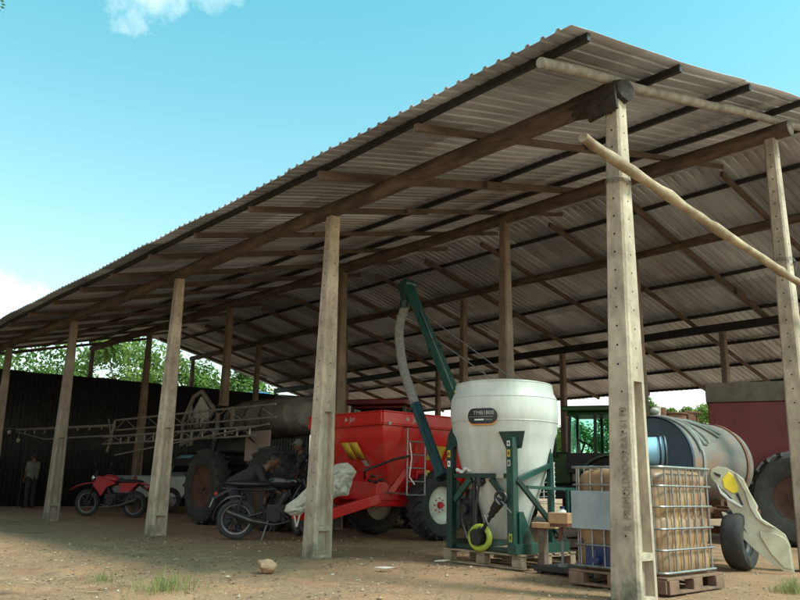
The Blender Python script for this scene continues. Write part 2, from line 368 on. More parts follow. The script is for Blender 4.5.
def scatter_region(n, x0, x1, y0, y1, pw=1.):
    out = []
    while len(out) < n:
        x = random.uniform(x0, x1); y = random.uniform(y0, y1)
        if noise.noise(V((x * 1.1, y * 1.1, 9))) * .9 + random.random() > .42: out.append((x, y))
    return out
g = MB()
for x, y in scatter_region(9500, -9, 2.2, -4.6, 3.0):
    r = random.choice((.003, .004, .004, .006, .008, .012, .004, .005, .007)) * random.uniform(.7, 1.4)
    if random.random() < .03: r = random.uniform(.014, .03)
    q = [random.uniform(.6, 1.3) for _ in range(6)]
    z = gz(x, y) + r * .2
    a = random.uniform(0, PI)
    c, s_ = math.cos(a), math.sin(a)
    P = [(r * q[0], 0, 0), (0, r * q[1], 0), (-r * q[2], 0, 0), (0, -r * q[3], 0), (0, 0, r * q[4] * .8), (0, 0, -r * .5)]
    P = [(x + px * c - py * s_, y + px * s_ + py * c, z + pz) for px, py, pz in P]
    g.add(P, [(0, 1, 4), (1, 2, 4), (2, 3, 4), (3, 0, 4), (1, 0, 5), (2, 1, 5), (3, 2, 5), (0, 3, 5)], random.choice((0, 0, 1, 2)))
gv = g.build('gravel', [mat('pebble_tan', (.34, .23, .14), rough=.95, bump=0), mat('pebble_brown', (.2, .13, .085), rough=.95, bump=0), mat('pebble_pale', (.36, .29, .21), rough=.95, bump=0)], angle=10)
tag(gv, 'small pebbles and grit strewn over the bare dirt yard', 'gravel', kind='stuff')
g = MB()
for x, y in scatter_region(1700, -9, 2.2, -4.8, 2.6) + [(random.gauss(-4.7, .45), random.gauss(.0, .22)) for _ in range(60)]:
    L_ = random.uniform(.02, .05); w = L_ * random.uniform(.3, .6); a = random.uniform(0, 2 * PI); z = gz(x, y) + .004
    c, s_ = math.cos(a), math.sin(a)
    P = [(-L_ / 2, 0, 0), (0, -w / 2, random.uniform(.002, .012)), (L_ / 2, 0, random.uniform(0, .01)), (0, w / 2, random.uniform(.002, .014))]
    g.add([(x + p * c - q * s_, y + p * s_ + q * c, z + r) for p, q, r in P], [(0, 1, 2, 3)], random.choice((0, 0, 0, 0, 0, 1)) if random.random() < .3 else 0)
gl = g.build('leaf_litter', ['leaflitter', 'paper'], angle=10)
tag(gl, 'dry brown leaves and chaff scattered over the dirt', 'leaf litter', kind='stuff')

g = MB()
for x, y in scatter_region(420, -8, 2.0, -4.4, 2.2):
    L_ = random.uniform(.04, .16); a = random.uniform(0, 2 * PI); z = gz(x, y) + .006; dx, dy = math.cos(a) * L_ / 2, math.sin(a) * L_ / 2
    g.tube([(x - dx, y - dy, z), (x + random.uniform(-.01, .01), y + random.uniform(-.01, .01), z + .008), (x + dx, y + dy, z + random.uniform(0, .01))], random.uniform(.0012, .003), 4)
tag(g.build('dry_straw', 'straw', angle=60), 'thin dry straw and twigs lying about the dirt yard', 'straw', kind='stuff')

def tuft(loc, n, h, rad, label, seed):
    random.seed(seed); t = MB()
    for _ in range(n):
        a = random.uniform(0, 2 * PI); rr = rad * abs(random.gauss(0, .55)); x = rr * math.cos(a); y = rr * math.sin(a)
        hh = h * random.uniform(.2, 1.0) * random.uniform(.5, 1.15) * max(.25, 1 - .5 * rr / rad); b = random.uniform(0, 2 * PI); lean = random.uniform(.1, 1.1) * hh; w = random.uniform(.0012, .003)
        dx, dy = math.cos(b), math.sin(b); zz = gz(loc[0] + x, loc[1] + y) - .01
        P = [(x - dy * w, y + dx * w, zz), (x + dy * w, y - dx * w, zz),
             (x + dx * lean * .35 + dy * w * .8, y + dy * lean * .35 - dx * w * .8, zz + hh * .6), (x + dx * lean * .35 - dy * w * .8, y + dy * lean * .35 + dx * w * .8, zz + hh * .6),
             (x + dx * lean, y + dy * lean, zz + hh)]
        t.add(P, [(0, 1, 2, 3), (3, 2, 4)])
    o = t.build('grass_tuft', 'grass', angle=180, loc=(loc[0], loc[1], 0))
    return tag(o, label, 'grass tuft', 'grass tufts in the yard')
tuft((-3.85, -3.0), 260, .13, .30, 'low flat pale green grass tuft at the left front of the yard', 1)
tuft((-2.85, -2.88), 460, .24, .42, 'tall thin weedy grass tuft in front of the second and third concrete posts', 2)
tuft((-3.35, -2.55), 200, .14, .35, 'short sparse grass patch just left of the tall weedy tuft', 5)
tuft((.30, 1.75), 620, .22, .24, 'green grass tuft at the bottom right corner by the tank trailer', 3)
random.seed(11)

# stone
st = MB(); st.sphere((0, 0, .075), .1, (1, .85, .85), 14, 10)
st.v = [tuple(V((round(v[0] / .045) * .02 + v[0] * .6, round(v[1] / .05) * .02 + v[1] * .6, max(.0, round(v[2] / .05) * .02 + v[2] * .55))) * (1 + .5 * noise.noise(V(v) * 9 + V((3, 1, 2))))) for v in st.v]
tag(st.build('loose_stone', 'stone', angle=50, loc=(-3.42, -1.5, 0)), 'fist sized reddish broken stone lying alone on the dirt', 'stone')
for k, (x, y, a, s_) in enumerate(((-3.0, -.35, .4, .11), (-3.25, .75, 1.2, .10))):
    p = MB(); p.prism([(-.5, -.1), (.1, -.28), (.5, .02), (.2, .2), (-.3, .16)], (0, 0, .03), (s_ * 2.2, 0, .01), (0, s_ * 1.6, .02), .004)
    o = p.build('paper_scrap', 'paper', loc=(x, y, 0)); o.rotation_euler.z = a
    tag(o, ('flat pale scrap on the dirt right of the mossy post', 'small pale scrap beside the left corner of the wooden pallet')[k], 'scrap')

# ------------------------------------------------------------------ open shed
shed = thing('open_shed', 'long open machinery shed with concrete posts, timber beams and corrugated metal gable roof', 'shed', (0, 0, 0))
Wd = 3.8965; Sp = 4.8479
kf = .242; kb = -.2354; YR = 6.04
def zroof(y): return 4.85 + y * kf if y < YR else 4.85 + YR * kf + (y - YR) * kb
def zr2(x, y): return zroof(y) + .035 * noise.noise(V((x * .35, y * .5, 2))) + .012 * noise.noise(V((x * 1.3, y * 2, 7)))
X0, X1 = -24.7, .18
def sheet(y0, y1, name):
    xs = []; x = X1; prof = [(0, 0), (.112, 0), (.126, .03), (.150, .03), (.164, 0)]
    k = 0
    while x > X0:
        for dx, dz in prof:
            xs.append((x - dx, dz))
        x -= .165; k += 1
    yl = [y0 + (y1 - y0) * j / 24 for j in range(25)]; laps = [y0 + 3.3, y0 + 6.7] if y1 < 10 else [y0 + 3.4, y0 + 6.8, y0 + 9.1]
    yl = sorted([(y, 0) for y in yl] + [(y - .001, 0) for y in laps] + [(y + .001, 1) for y in laps]); ny = len(yl) - 1
    b = MB(); vs = []; lap = 0
    for j in range(ny + 1):
        lap += yl[j][1]
        for i, (xx, dz) in enumerate(xs):
            y = yl[j][0] + (.0 if j in (0, ny) else .0); ls_ = laps[lap - 1] if lap else y0
            dz = dz + .016 * (1 if y1 < 10 else -1) * ((y - ls_) / 3.4 - .5)
            dz += .004 * noise.noise(V((math.floor(xx / .99) * 5.1, lap * 3.7, 0)))
            if j == 0 and y0 < 0: y += .05 * noise.noise(V((math.floor(xx) * 3.1, 0, 0)))
            if j == ny and y1 > 10: y += .08 * noise.noise(V((math.floor(xx) * 3.1, 5, 0)))
            vs.append((xx, y, zr2(xx, y) + dz))
    n = len(xs)
    b.add(vs, [(j * n + i, j * n + i + 1, (j + 1) * n + i + 1, (j + 1) * n + i) for j in range(ny) for i in range(n - 1)])
    o = b.build(name, 'sheet', shed, angle=20)
    sd = o.modifiers.new('thick', 'SOLIDIFY'); sd.thickness = .004; sd.offset = 1
    return o
sheet(-1.19, YR + .02, 'roof_sheeting'); sheet(YR - .02, 16.3, 'roof_sheeting')
rc = MB()
for sgn, k in ((-1, kf), (1, -kb)):
    rc.prism([(X0, 0), (X1, 0), (X1, .2), (X0, .2)], (0, YR, zroof(YR) + .075), (1, 0, 0), (0, sgn, -k), .004)
rc.build('ridge_cap', 'sheet', shed)
# purlins (thin black metal)
for y in (-.90, .68, 2.28, 3.8, 5.39, 6.75, 8.21, 9.73, 11.47, 13.2, 14.6, 16.0):
    b = MB(); n = 34
    pts = [(X1 - .03 + (X0 + .3 - X1) * i / n, y + .025 * noise.noise(V((i * .5, y, 0))), 0) for i in range(n + 1)]
    pts = [V((x, yy, zr2(x, yy) - .045)) for x, yy, _ in pts]
    for i in range(n): b.beam(pts[i], pts[i + 1] + V((-.01, 0, 0)), .045, .075)
    b.build('purlin', 'purlin', shed)
# rafters
xf = [-.2, -1.9, -3.6, -5.2, -6.75]
while xf[-1] > -23: xf.append(xf[-1] - 1.6 + random.uniform(-.1, .1))
for k, x in enumerate(xf):
    b = MB(); y0 = -1.0 if k else -1.12; y1 = YR - .15
    if k == 0:
        pts = []; rs = []
        for i in range(15):
            y = y0 + (y1 + .2 - y0) * i / 14
            pts.append((x + .03 * noise.noise(V((y, 0, 1))), y, zr2(x, y) - .17 + .02 * noise.noise(V((y * 1.3, 4, 1))))); rs.append(.05 * (1 + .12 * noise.noise(V((y * 3, 0, 5)))))
        b.tube(pts, rs, 12); b.build('rafter', 'greylog', shed)
    else:
        sk = random.uniform(-.06, .06); hh = random.uniform(.075, .11); ww = random.uniform(.045, .065)
        ym = random.uniform(1.3, 2.6)
        b.beam((x, y0, zr2(x, y0) - .155), (x + sk, ym + .3, zr2(x, ym + .3) - .155), ww, hh)
        b.beam((x + sk + ww + .01, ym - .2, zr2(x, ym - .2) - .15), (x + sk * 2 + ww, y1, zr2(x, y1) - .155), ww, hh * .9)
        b.build('rafter', 'rafter', shed, bevel=.006)
x = -.25; k = 0
while x > -24.3:
    b = MB(); y0 = YR + .15; y1 = 15.95; sk = random.uniform(-.08, .08); hh = random.uniform(.09, .13)
    ym = random.uniform(9, 11)
    b.beam((x, y0, zr2(x, y0) - .15), (x + sk, ym + .3, zr2(x, ym) - .155), .06, hh)
    b.beam((x + sk + .07, ym - .3, zr2(x, ym - .3) - .15), (x + sk + .03, y1, zr2(x, y1) - .15), .055, hh)
    b.build('rafter', 'rafter', shed, bevel=.006); x -= 1.84 + random.uniform(-.06, .06)
# longitudinal beams
def log_beam(y, z, x0, x1, r, mname, seed, jit=.05, sq=False):
    b = MB(); pts = []; rs = []; n = 42
    for i in range(n + 1):
        x = x0 + (x1 - x0) * i / n
        pts.append(V((x, y + jit * noise.noise(V((x * .25, seed, 0))), z + jit * noise.noise(V((x * .3, seed, 5)))))); rs.append(r * (1 + .22 * noise.noise(V((x * .55, seed, 9)))))
    if sq:
        for i in range(n): b.beam(pts[i], pts[i + 1] + V((.004, 0, 0)), .09, .2)
    else: b.tube(pts, rs, 10)
    return b.build('beam', mname, shed, bevel=.01 if sq else 0)
zA = 4.44
log_beam(0, 4.55, -24.4, -.12, .105, 'timber', 1)
log_beam(Wd, zroof(Wd) - .31, -24.4, -.05, .105, 'timber', 2)
log_beam(2 * Wd, zroof(2 * Wd) - .30, -24.4, .1, .085, 'timber', 3)
log_beam(3 * Wd, zroof(3 * Wd) - .30, -24.4, .1, .1, 'purlin', 4, .04, True)
zB = zroof(Wd) - .40; zC = zroof(2 * Wd) - .38; zD = zroof(3 * Wd) - .40

def make_post(h, wb=.275, wt=.15, holes=True, recess=(.34, 1.78)):
    b = MB()
    def w(z): return wb + (wt - wb) * z / h
    def full(z0, z1):
        vs = []
        for z in (z0, z1):
            a = w(z) / 2; c = .02
            vs += [(-a + c, -a, z), (a - c, -a, z), (a, -a + c, z), (a, a - c, z), (a - c, a, z), (-a + c, a, z), (-a, a - c, z), (-a, -a + c, z)]
        b.add(vs, [tuple(range(8))[::-1], tuple(range(8, 16))] + [(k, (k + 1) % 8, 8 + (k + 1) % 8, 8 + k) for k in range(8)])
    def hsec(z0, z1):
        vs = []
        for z in (z0, z1):
            a = w(z) / 2; d = .075; g_ = a - .055; g2 = g_ - .015
            c = .02; vs += [(-a + c, -a, z), (a - c, -a, z), (a, -a + c, z), (a, -g_, z), (a - d, -g2, z), (a - d, g2, z), (a, g_, z), (a, a - c, z), (a - c, a, z), (-a + c, a, z), (-a, a - c, z), (-a, g_, z), (-a + d, g2, z), (-a + d, -g2, z), (-a, -g_, z), (-a, -a + c, z)]
        b.add(vs, [tuple(range(16))[::-1], tuple(range(16, 32))] + [(k, (k + 1) % 16, 16 + (k + 1) % 16, 16 + k) for k in range(16)])
    full(-.15, .03); hsec(.03, recess[0] - .03); full(recess[0] - .03, recess[0] + .03); hsec(recess[0] + .03, recess[1]); full(recess[1], h)
    if holes:
        z = recess[1] + .12
        while z < h - .1:
            a = w(z) / 2
            for off in ((0,) if True else ()):
                b.cyl((a - .003, off, z), (a + .0015, off, z), .008, n=8, mi=1); b.cyl((-a + .003, off, z), (-a - .0015, off, z), .010, n=8, mi=1)
            b.cyl((.0, -a + .003, z + .03), (.0, -a - .0015, z + .03), .010, n=8, mi=1)
            z += .17
        z = .5
        while z < recess[1]:
            a = w(z) / 2; b.cyl((.03, -a + .003, z), (.03, -a - .0015, z), .009, n=8, mi=1); z += .17
    return b
def post(x, y, h, proto={}, lean=(0, 0), m='concrete', **kw):
    key = (round(h, 2), m, tuple(kw.items()))
    if key not in proto: o = make_post(h, **kw).build('post', [m, 'hole'], shed); proto[key] = o.data
    else: o = bpy.data.objects.new('post', proto[key]); COL.objects.link(o); o.parent = shed
    o.location = (x, y, 0); o.rotation_euler = (lean[0], lean[1], random.uniform(-.05, .05)); return o
XA = [-.25, -4.70, -9.34, -14.64, -19.77, -24.3]; XB = [-.31, -4.91, -9.53, -14.45, -19.47, -24.3]
PA = [post(x, 0, zA, wb=.285, m='concrete' if k < 3 else 'shadedconcrete', lean=(0, (.015, .012, .015, 0, 0, 0)[k])) for k, x in enumerate(XA)]
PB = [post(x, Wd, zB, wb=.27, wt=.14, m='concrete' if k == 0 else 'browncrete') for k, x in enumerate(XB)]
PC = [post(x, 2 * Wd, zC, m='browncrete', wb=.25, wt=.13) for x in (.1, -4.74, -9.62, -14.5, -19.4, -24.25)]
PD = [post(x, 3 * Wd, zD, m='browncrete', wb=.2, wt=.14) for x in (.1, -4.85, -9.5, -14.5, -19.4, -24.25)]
# moulded lettering down the near post
text('post_lettering', 'R. PREMOLDADOS RAY 61 P8', .10, (-.25 + .065, -.140, 1.05), (0, .012, 1), (-1, 0, 0), 'lettering', shed, ext=.001, sx=.78)
# dark wrapping at the top of the near post, ends of cut timber
b = MB(); b.tube([(-.66, .0, 4.545), (-.52, .01, 4.55), (-.36, -.01, 4.54), (-.22, 0, 4.55), (-.1, .01, 4.54), (-.06, 0, 4.54)], [.112, .128, .12, .135, .125, .11], 9); b.beam((-.42, -.11, 4.40), (-.1, -.12, 4.43), .03, .22)
b.v = [tuple(V(v) * (1 + .006 * noise.noise(V(v) * 16))) for v in b.v]; b.build('beam_splice', 'charred', shed, angle=25)
# wire ties on posts
for (px_, py_, pz, rr) in ((-.2, 0, 3.62, .115), (-.29, Wd, 3.72, .115)):
    b = MB()
    for q in range(3): b.torus((px_, py_, pz + q * .012), (.1, .05 * q, 1), rr, .0035, 20, 5)
    b.tube([(px_ + rr, py_ - .02, pz), (px_ + rr + .05, py_ - .05, pz - .05), (px_ + rr + .02, py_ - .06, pz - .16)], .003, 5)
    b.build('wire_tie', 'steel', shed)

# leaning peeled log tied across the gable posts
b = MB(); pts = []; rs = []; p0 = V((-.06, -.80, 3.77)); p1 = V((.02, 5.2, 3.10))
for i in range(41):
    t = i / 40; p = p0.lerp(p1, t) + V((.0 + .035 * noise.noise(V((t * 4, 0, 1))), 0, .035 * noise.noise(V((t * 5, 2, 1))) - .10 * math.sin(PI * t) * .2))
    r = .047 - .006 * t + .007 * noise.noise(V((t * 13, 3, 3)))
    for kt, ka in ((.235, .02), (.385, .022), (.08, .008), (.62, .016)):
        r += ka * math.exp(-((t - kt) / .014) ** 2)
    pts.append(p); rs.append(r)
b.tube(pts, rs, 14)
b.v = [tuple(V(v) + V((1, .3, .6)) * .007 * noise.noise(V(v) * 13)) for v in b.v]
lg = b.build('log_pole', 'bark', angle=60); tag(lg, 'pale knotty peeled log tied slanting across the two right hand posts', 'log')
# position so that it touches outer faces of the posts
lg.location = (.02 + .02, 0, 0)

# ------------------------------------------------------------------ end wall (dark corrugated sheets)
wl = thing('corrugated_wall', 'long dark corrugated metal wall closing the far left end of the shed', 'wall', (-23.9, 0, 0))
b = MB(); vs = []; n = 0; y = -6.
ys = []
while y < 13.2:
    for dy, dx in ((0, 0), (.03, .03), (.06, .03), (.09, 0)): ys.append((y + dy, dx))
    y += .14
for y, dx in ys:
    top = 4.28 + .012 * (y + 6) + .05 * noise.noise(V((math.floor(y / .8) * 2.3, 0, 0)))
    vs += [(dx, y, 0), (dx, y, top)]
b.add(vs, [(2 * i, 2 * i + 2, 2 * i + 3, 2 * i + 1) for i in range(len(ys) - 1)])
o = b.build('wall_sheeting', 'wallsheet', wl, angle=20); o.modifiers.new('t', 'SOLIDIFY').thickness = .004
b = MB()
for z in (.6, 2.2, 3.8): b.beam((-.06, -6, z), (-.06, 13.1, z), .06, .08)
b.build('wall_rail', 'purlin', wl)
# low dark sheet screen added to darken the back of the left bays
ws = thing('added_dark_screen', 'low dark metal sheet screen added to darken the back of the left bays', 'screen', (0, 12.6, 0))
b = MB(); vs = []; x = -20.2; xs = []
while x < -12.5:
    for dx, dy in ((0, 0), (.03, .03), (.06, .03), (.09, 0)): xs.append((x + dx, dy))
    x += .14
for x, dy in xs: vs += [(x, dy, 0), (x, dy, 2.4)]
b.add(vs, [(2 * i, 2 * i + 2, 2 * i + 3, 2 * i + 1) for i in range(len(xs) - 1)])
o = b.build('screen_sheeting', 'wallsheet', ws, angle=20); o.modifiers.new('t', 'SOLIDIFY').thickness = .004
b = MB()
for z in (.3, 2.2): b.beam((-20.2, .08, z), (-12.5, .08, z), .05, .06)
for x in (-20, -17.5, -15, -12.7): b.beam((x, .16, 0), (x, .16, 2.4), .08, .08)
b.build('screen_frame', 'rafter', ws)

# ------------------------------------------------------------------ helpers for wheels
def wheel(parent, c, axis, R, w, rim, rim_mat='rimwhite', hub_mat='steel', lugs=0, name='wheel', spokes=0, dish=.3):
    c = V(c); a = V(axis).normalized(); h = w / 2
    t = MB(); rr = min(.18 * R, .4 * w)
    prof = [(rim, -h * .75), (rim + (R - rim) * .35, -h), (R - rr * .6, -h * .98), (R - rr * .15, -h * .75), (R, -h * .35), (R, h * .35), (R - rr * .15, h * .75), (R - rr * .6, h * .98), (rim + (R - rim) * .35, h), (rim, h * .75)]
    t.lathe(prof, c, a, 40, cap=False)
    if lugs:
        A, B, D = frame_of(a)
        for k in range(lugs):
            for sd in (-1, 1):
                t0 = 2 * PI * (k + (.5 if sd > 0 else 0)) / lugs
                t1 = t0 + .55 * 2 * PI / lugs * 1.4
                q0 = c + (A * math.cos(t1) + B * math.sin(t1)) * (R + .008) + D * .02 * w
                q1 = c + (A * math.cos(t0) + B * math.sin(t0)) * (R - .02 * R) + D * sd * h * .96
                up = (A * math.cos((t0 + t1) / 2) + B * math.sin((t0 + t1) / 2))
                t.beam(q0, q1, .05 * R, .075 * R, up)
    ty = t.build('tyre', 'tyre', None)
    wo = MB()
    wo.lathe([(rim + .008, -h * .78), (rim + .012, -h * .7), (rim - .02, -h * .55), (rim - .03, -h * .1), (rim - .03, h * .1), (rim - .02, h * .55), (rim + .012, h * .7), (rim + .008, h * .78)], c, a, 36, cap=False)
    if spokes:
        A, B, D = frame_of(a)
        for k in range(spokes):
            t0 = 2 * PI * k / spokes + .1; s_ = -1 if k % 2 else 1
            wo.cyl(c + D * s_ * .03 + (A * math.cos(t0 + .5 * s_) + B * math.sin(t0 + .5 * s_)) * .03, c + (A * math.cos(t0) + B * math.sin(t0)) * (rim - .01), .0022, n=4)
    else:
        for sd in (-1, 1):
            wo.lathe([(rim - .02, sd * h * .5), (rim * .75, sd * h * dish), (rim * .45, sd * h * dish), (rim * .28, sd * h * (dish + .12)), (.001, sd * h * (dish + .12))], c, a, 36, cap=False)
    root = wo.build(name, rim_mat, parent)
    hb = MB()
    if spokes: hb.cyl(c - a * .05, c + a * .05, .035, n=14)
    else:
        for sd in (-1, 1):
            hb.cyl(c + a * sd * h * (dish + .1), c + a * sd * h * (dish + .35), rim * .2, rim * .17, n=16)
            A, B, D = frame_of(a)
            for k in range(8):
                t0 = 2 * PI * k / 8; q = c + (A * math.cos(t0) + B * math.sin(t0)) * rim * .36
                hb.cyl(q + a * sd * h * (dish - .02), q + a * sd * h * (dish + .12), rim * .045, n=8)
    hb.build('hub', hub_mat, root)
    ty.parent = root
    return root

# ------------------------------------------------------------------ white tank mixer on green frame, wooden pallet
PX, PY = -2.80, 1.42
pal = thing('wooden_pallet', 'grey weathered wooden pallet under the green framed white tank', 'pallet', (PX, PY, 0))
for yy in (-.45, 0, .45):
    for xx in (-.53, 0, .53):
        b = MB(); b.box((xx, yy, .07), (.13, .1, .09)); b.build('block', 'wood', pal, bevel=.004)
    b = MB(); b.box((0, yy, .0125), (1.2, .1, .021)); b.build('bottom_board', 'wood', pal, bevel=.002)
for xx in (-.53, 0, .53): b = MB(); b.box((xx, 0, .127), (.12, 1., .02)); b.build('cross_board', 'wood', pal, bevel=.002)
for k in range(7): b = MB(); b.box((0, -.45 + .15 * k, .149), (1.2, .105, .02)); b.build('top_board', 'wood', pal, bevel=.002)

tk = thing('tank_mixer', 'white round hopper tank on dark green steel frame with folding green auger tube', 'mixer tank', (PX, PY, .162))
TC = V((-.07, .03, 0))
prof = [(.02, 1.985), (.50, 1.975), (.575, 1.955), (.60, 1.93), (.615, 1.84), (.648, 1.78), (.655, 1.765), (.665, 1.60), (.658, 1.49), (.650, 1.475), (.642, 1.36), (.615, 1.30), (.585, 1.15), (.535, .95), (.44, .70), (.33, .42), (.26, .2), (.2, .12), (.02, .12)]
b = MB(); b.lathe(prof, TC, n=72, cap=False); tb = b.build('tank_body', 'tankwhite', tk, angle=30)
# faint moulded seams
b = MB(); b.torus(TC + V((0, 0, 1.76)), (0, 0, 1), .654, .006, 64, 6); b.torus(TC + V((0, 0, 1.48)), (0, 0, 1), .652, .006, 64, 6); b.torus(TC + V((0, 0, 1.94)), (0, 0, 1), .592, .012, 64, 6)
b.build('moulded_rib', 'tankwhite', tb)
# curved name plate
def on_tank(ang0, z0, rr):
    def f(x, y, z):
        a = ang0 + x / rr; r = rr + z + .004
        return TC + V((r * math.cos(a), r * math.sin(a), z0 + y))
    return f
AL = math.radians(-72.)   # towards the camera-left part of the tank
wz = 1.52
lab = MB()
def pill(w, h, z, mi, f, off):
    pts = []; n = 40
    vs = []; fs = []
    for i in range(n + 1):
        x = -w / 2 + w * i / n; r = h / 2; e = max(0, abs(x) - (w / 2 - r)); hh = math.sqrt(max(0, r * r - e * e))
        vs += [f(x, -hh, off), f(x, hh, off)]
    fs = [(2 * i, 2 * i + 2, 2 * i + 3, 2 * i + 1) for i in range(n)]
    lab.add(vs, fs, mi)
f0 = on_tank(AL, wz - .012, .665); pill(.38, .185, 0, 1, f0, .004)
f1 = on_tank(AL, wz, .665); pill(.38, .18, 0, 0, f1, .008)
npl = lab.build('name_plate', ['ink', 'orange'], tb)
text('name_plate_text', 'TMB1800', .066, (0, 0, 0), (1, 0, 0), (0, 1, 0), 'offwhite', npl, ext=.001, warp=lambda x, y, z: f1(x + .02, y + .035, z + .011))
b = MB()
for (x0, x1, y0, y1, mi) in ((-.165, .14, -.012, -.004, 0), (-.09, .03, -.052, -.034, 1), (.045, .13, -.05, -.04, 0)):
    n = 10; vs = []
    for i in range(n + 1):
        x = x0 + (x1 - x0) * i / n; vs += [f1(x, y0, .012), f1(x, y1, .012)]
    b.add(vs, [(2 * i, 2 * i + 2, 2 * i + 3, 2 * i + 1) for i in range(n)], mi)
b.build('name_plate_bar', ['strap', 'white'], npl)
# frame (local axes: -y towards the yard)
fx0, fx1, fy0, fy1 = -.49, .47, -.47, .22
def fr(name, m='green', bev=.006): return lambda b: b.build(name, m, tk, bevel=bev)
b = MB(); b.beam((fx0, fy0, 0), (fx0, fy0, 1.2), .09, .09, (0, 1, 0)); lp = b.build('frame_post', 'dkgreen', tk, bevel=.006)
b = MB(); b.prism([(-.06, -.16), (-.05, .02), (0, .12), (.09, .15), (.11, -.1), (.02, -.16)], (fx0, fy0 - .01, 1.3), (1, 0, 0), (0, .15, 1), .012); b.build('gusset_plate', 'dkgreen', lp)
b = MB(); b.beam((fx1, fy0, 0), (fx1, fy0, 1.27), .10, .09, (0, 1, 0)); rp = b.build('frame_post', 'green', tk, bevel=.006)
b = MB(); b.prism([(-.16, .09), (.16, .09), (.10, -.10), (-.08, -.12)], (fx1 - .015, fy0 + .03, 1.25), (1, .25, 0), (0, -.14, 1), .012)
for q in ((-.12, .07), (.12, .07), (0, .07), (-.06, -.08), (.07, -.07)): b.cyl((fx1 - .015 + q[0], fy0 + .01 + q[0] * .25, 1.25 + q[1]), (fx1 - .015 + q[0], fy0 + .05 + q[0] * .25, 1.25 + q[1]), .011, n=6)
b.build('gusset_plate', 'dkgreen', rp)
b = MB(); b.beam((fx1, fy1, 0), (fx1, fy1, 1.12), .06, .06, (0, 1, 0)); b.prism([(-.07, -.1), (.05, -.1), (.05, .1), (-.05, .1)], (fx1 - .02, fy1 - .01, 1.07), (1, 0, 0), (0, 0, 1), .012); b.build('frame_post', 'green', tk, bevel=.004)
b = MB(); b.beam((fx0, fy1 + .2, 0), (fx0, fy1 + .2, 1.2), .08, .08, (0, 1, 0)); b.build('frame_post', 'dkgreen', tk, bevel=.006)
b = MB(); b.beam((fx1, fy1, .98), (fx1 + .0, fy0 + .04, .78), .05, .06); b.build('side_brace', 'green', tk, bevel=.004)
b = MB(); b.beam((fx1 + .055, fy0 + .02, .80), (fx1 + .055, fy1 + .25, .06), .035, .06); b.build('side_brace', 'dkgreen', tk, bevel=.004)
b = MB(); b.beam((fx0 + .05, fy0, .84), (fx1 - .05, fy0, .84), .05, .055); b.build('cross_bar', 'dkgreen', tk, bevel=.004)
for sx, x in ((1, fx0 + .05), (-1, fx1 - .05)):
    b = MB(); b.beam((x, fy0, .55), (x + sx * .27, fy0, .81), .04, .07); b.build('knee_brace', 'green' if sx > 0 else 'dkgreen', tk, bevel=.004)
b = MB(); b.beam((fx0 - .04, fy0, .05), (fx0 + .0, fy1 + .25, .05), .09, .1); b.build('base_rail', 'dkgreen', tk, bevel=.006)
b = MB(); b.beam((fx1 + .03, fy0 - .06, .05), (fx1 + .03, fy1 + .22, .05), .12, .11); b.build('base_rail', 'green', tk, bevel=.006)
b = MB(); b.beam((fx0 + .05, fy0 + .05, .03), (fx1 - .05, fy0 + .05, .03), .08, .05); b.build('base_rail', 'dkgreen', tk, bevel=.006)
b = MB(); b.prism([(0, 0), (.0, .34), (.07, .34), (.26, 0)], (fx1 + .07, fy0 + .02, .11), (0, 1, 0), (0, 0, 1), .014); b.build('gusset_plate', 'green', tk)
# adhesive tags on posts
for (x, hz, mm, hh) in ((fx0, 1.10, 'yellow2', .085), (fx0, .98, 'white', .07), (fx1 - .01, 1.09, 'yellow2', .08), (fx1 - .01, 1.20, 'white', .06), (fx1 - .01, .98, 'offwhite', .07), (fx1 + .0, .17, 'lime', .09)):
    b = MB(); b.box((x, fy0 - .0465, hz), (.045, .003, hh)); s_ = b.build('sticker', mm, tk)
    b = MB(); b.box((x, fy0 - .049, hz), (.018, .002, hh * .45)); b.build('sticker_mark', 'ink', s_)
b = MB(); b.box((fx1 - .16, fy0 - .03, .85), (.11, .004, .07)); b.build('sticker', 'offwhite', tk)
# side arm with wire ladder and valve
b = MB(); b.beam((fx1 + .06, fy0 + .18, .72), (fx1 + .13, fy1 + .42, .70), .035, .035); b.beam((fx1 + .13, fy1 + .15, .70), (fx1 + .13, fy1 + .15, .25), .03, .03); b.build('side_arm', 'green', tk, bevel=.003)
b = MB()
for k in range(9): b.cyl((.18, fy1 + .12, .55 + k * .055), (.42, fy1 + .16, .57 + k * .055), .006, n=6)
for x in (.18, .26, .34, .42): b.cyl((x, fy1 + .14, .5), (x, fy1 + .14, 1.02), .006, n=6)
b.build('wire_ladder', 'white', tk)
# gearbox, drive shaft, lime hose ring, motor
b = MB(); b.torus((.0, -.50, .145), (.25, -1, .05), .122, .034, 40, 12); b.torus((.0, -.47, .145), (.25, -1, .05), .105, .028, 40, 10); b.build('hose_ring', 'lime', tk)
b = MB(); b.cyl((-.02, -.50, .15), (.32, -.56, .52), .022, n=12); b.cyl((-.05, -.49, .13), (.05, -.52, .25), .055, .04, n=14); b.cyl((.26, -.55, .46), (.37, -.57, .56), .05, .06, n=14)
b.torus((.38, -.57, .60), (.3, -1, .1), .065, .018, 20, 8); b.cyl((-.03, -.42, .15), (-.03, -.56, .15), .09, n=18); b.cyl((.2, -.53, .40), (.27, -.55, .47), .038, n=12); b.build('drive_shaft', 'black', tk)
b = MB(); b.cyl((.40, -.58, .56), (.56, -.60, .44), .009, n=8); b.build('linkage_rod', 'chrome', tk)
b = MB(); b.cyl((.16, -.54, .3), (.13, -.56, .40), .008, n=8); b.build('linkage_rod', 'chrome', tk)
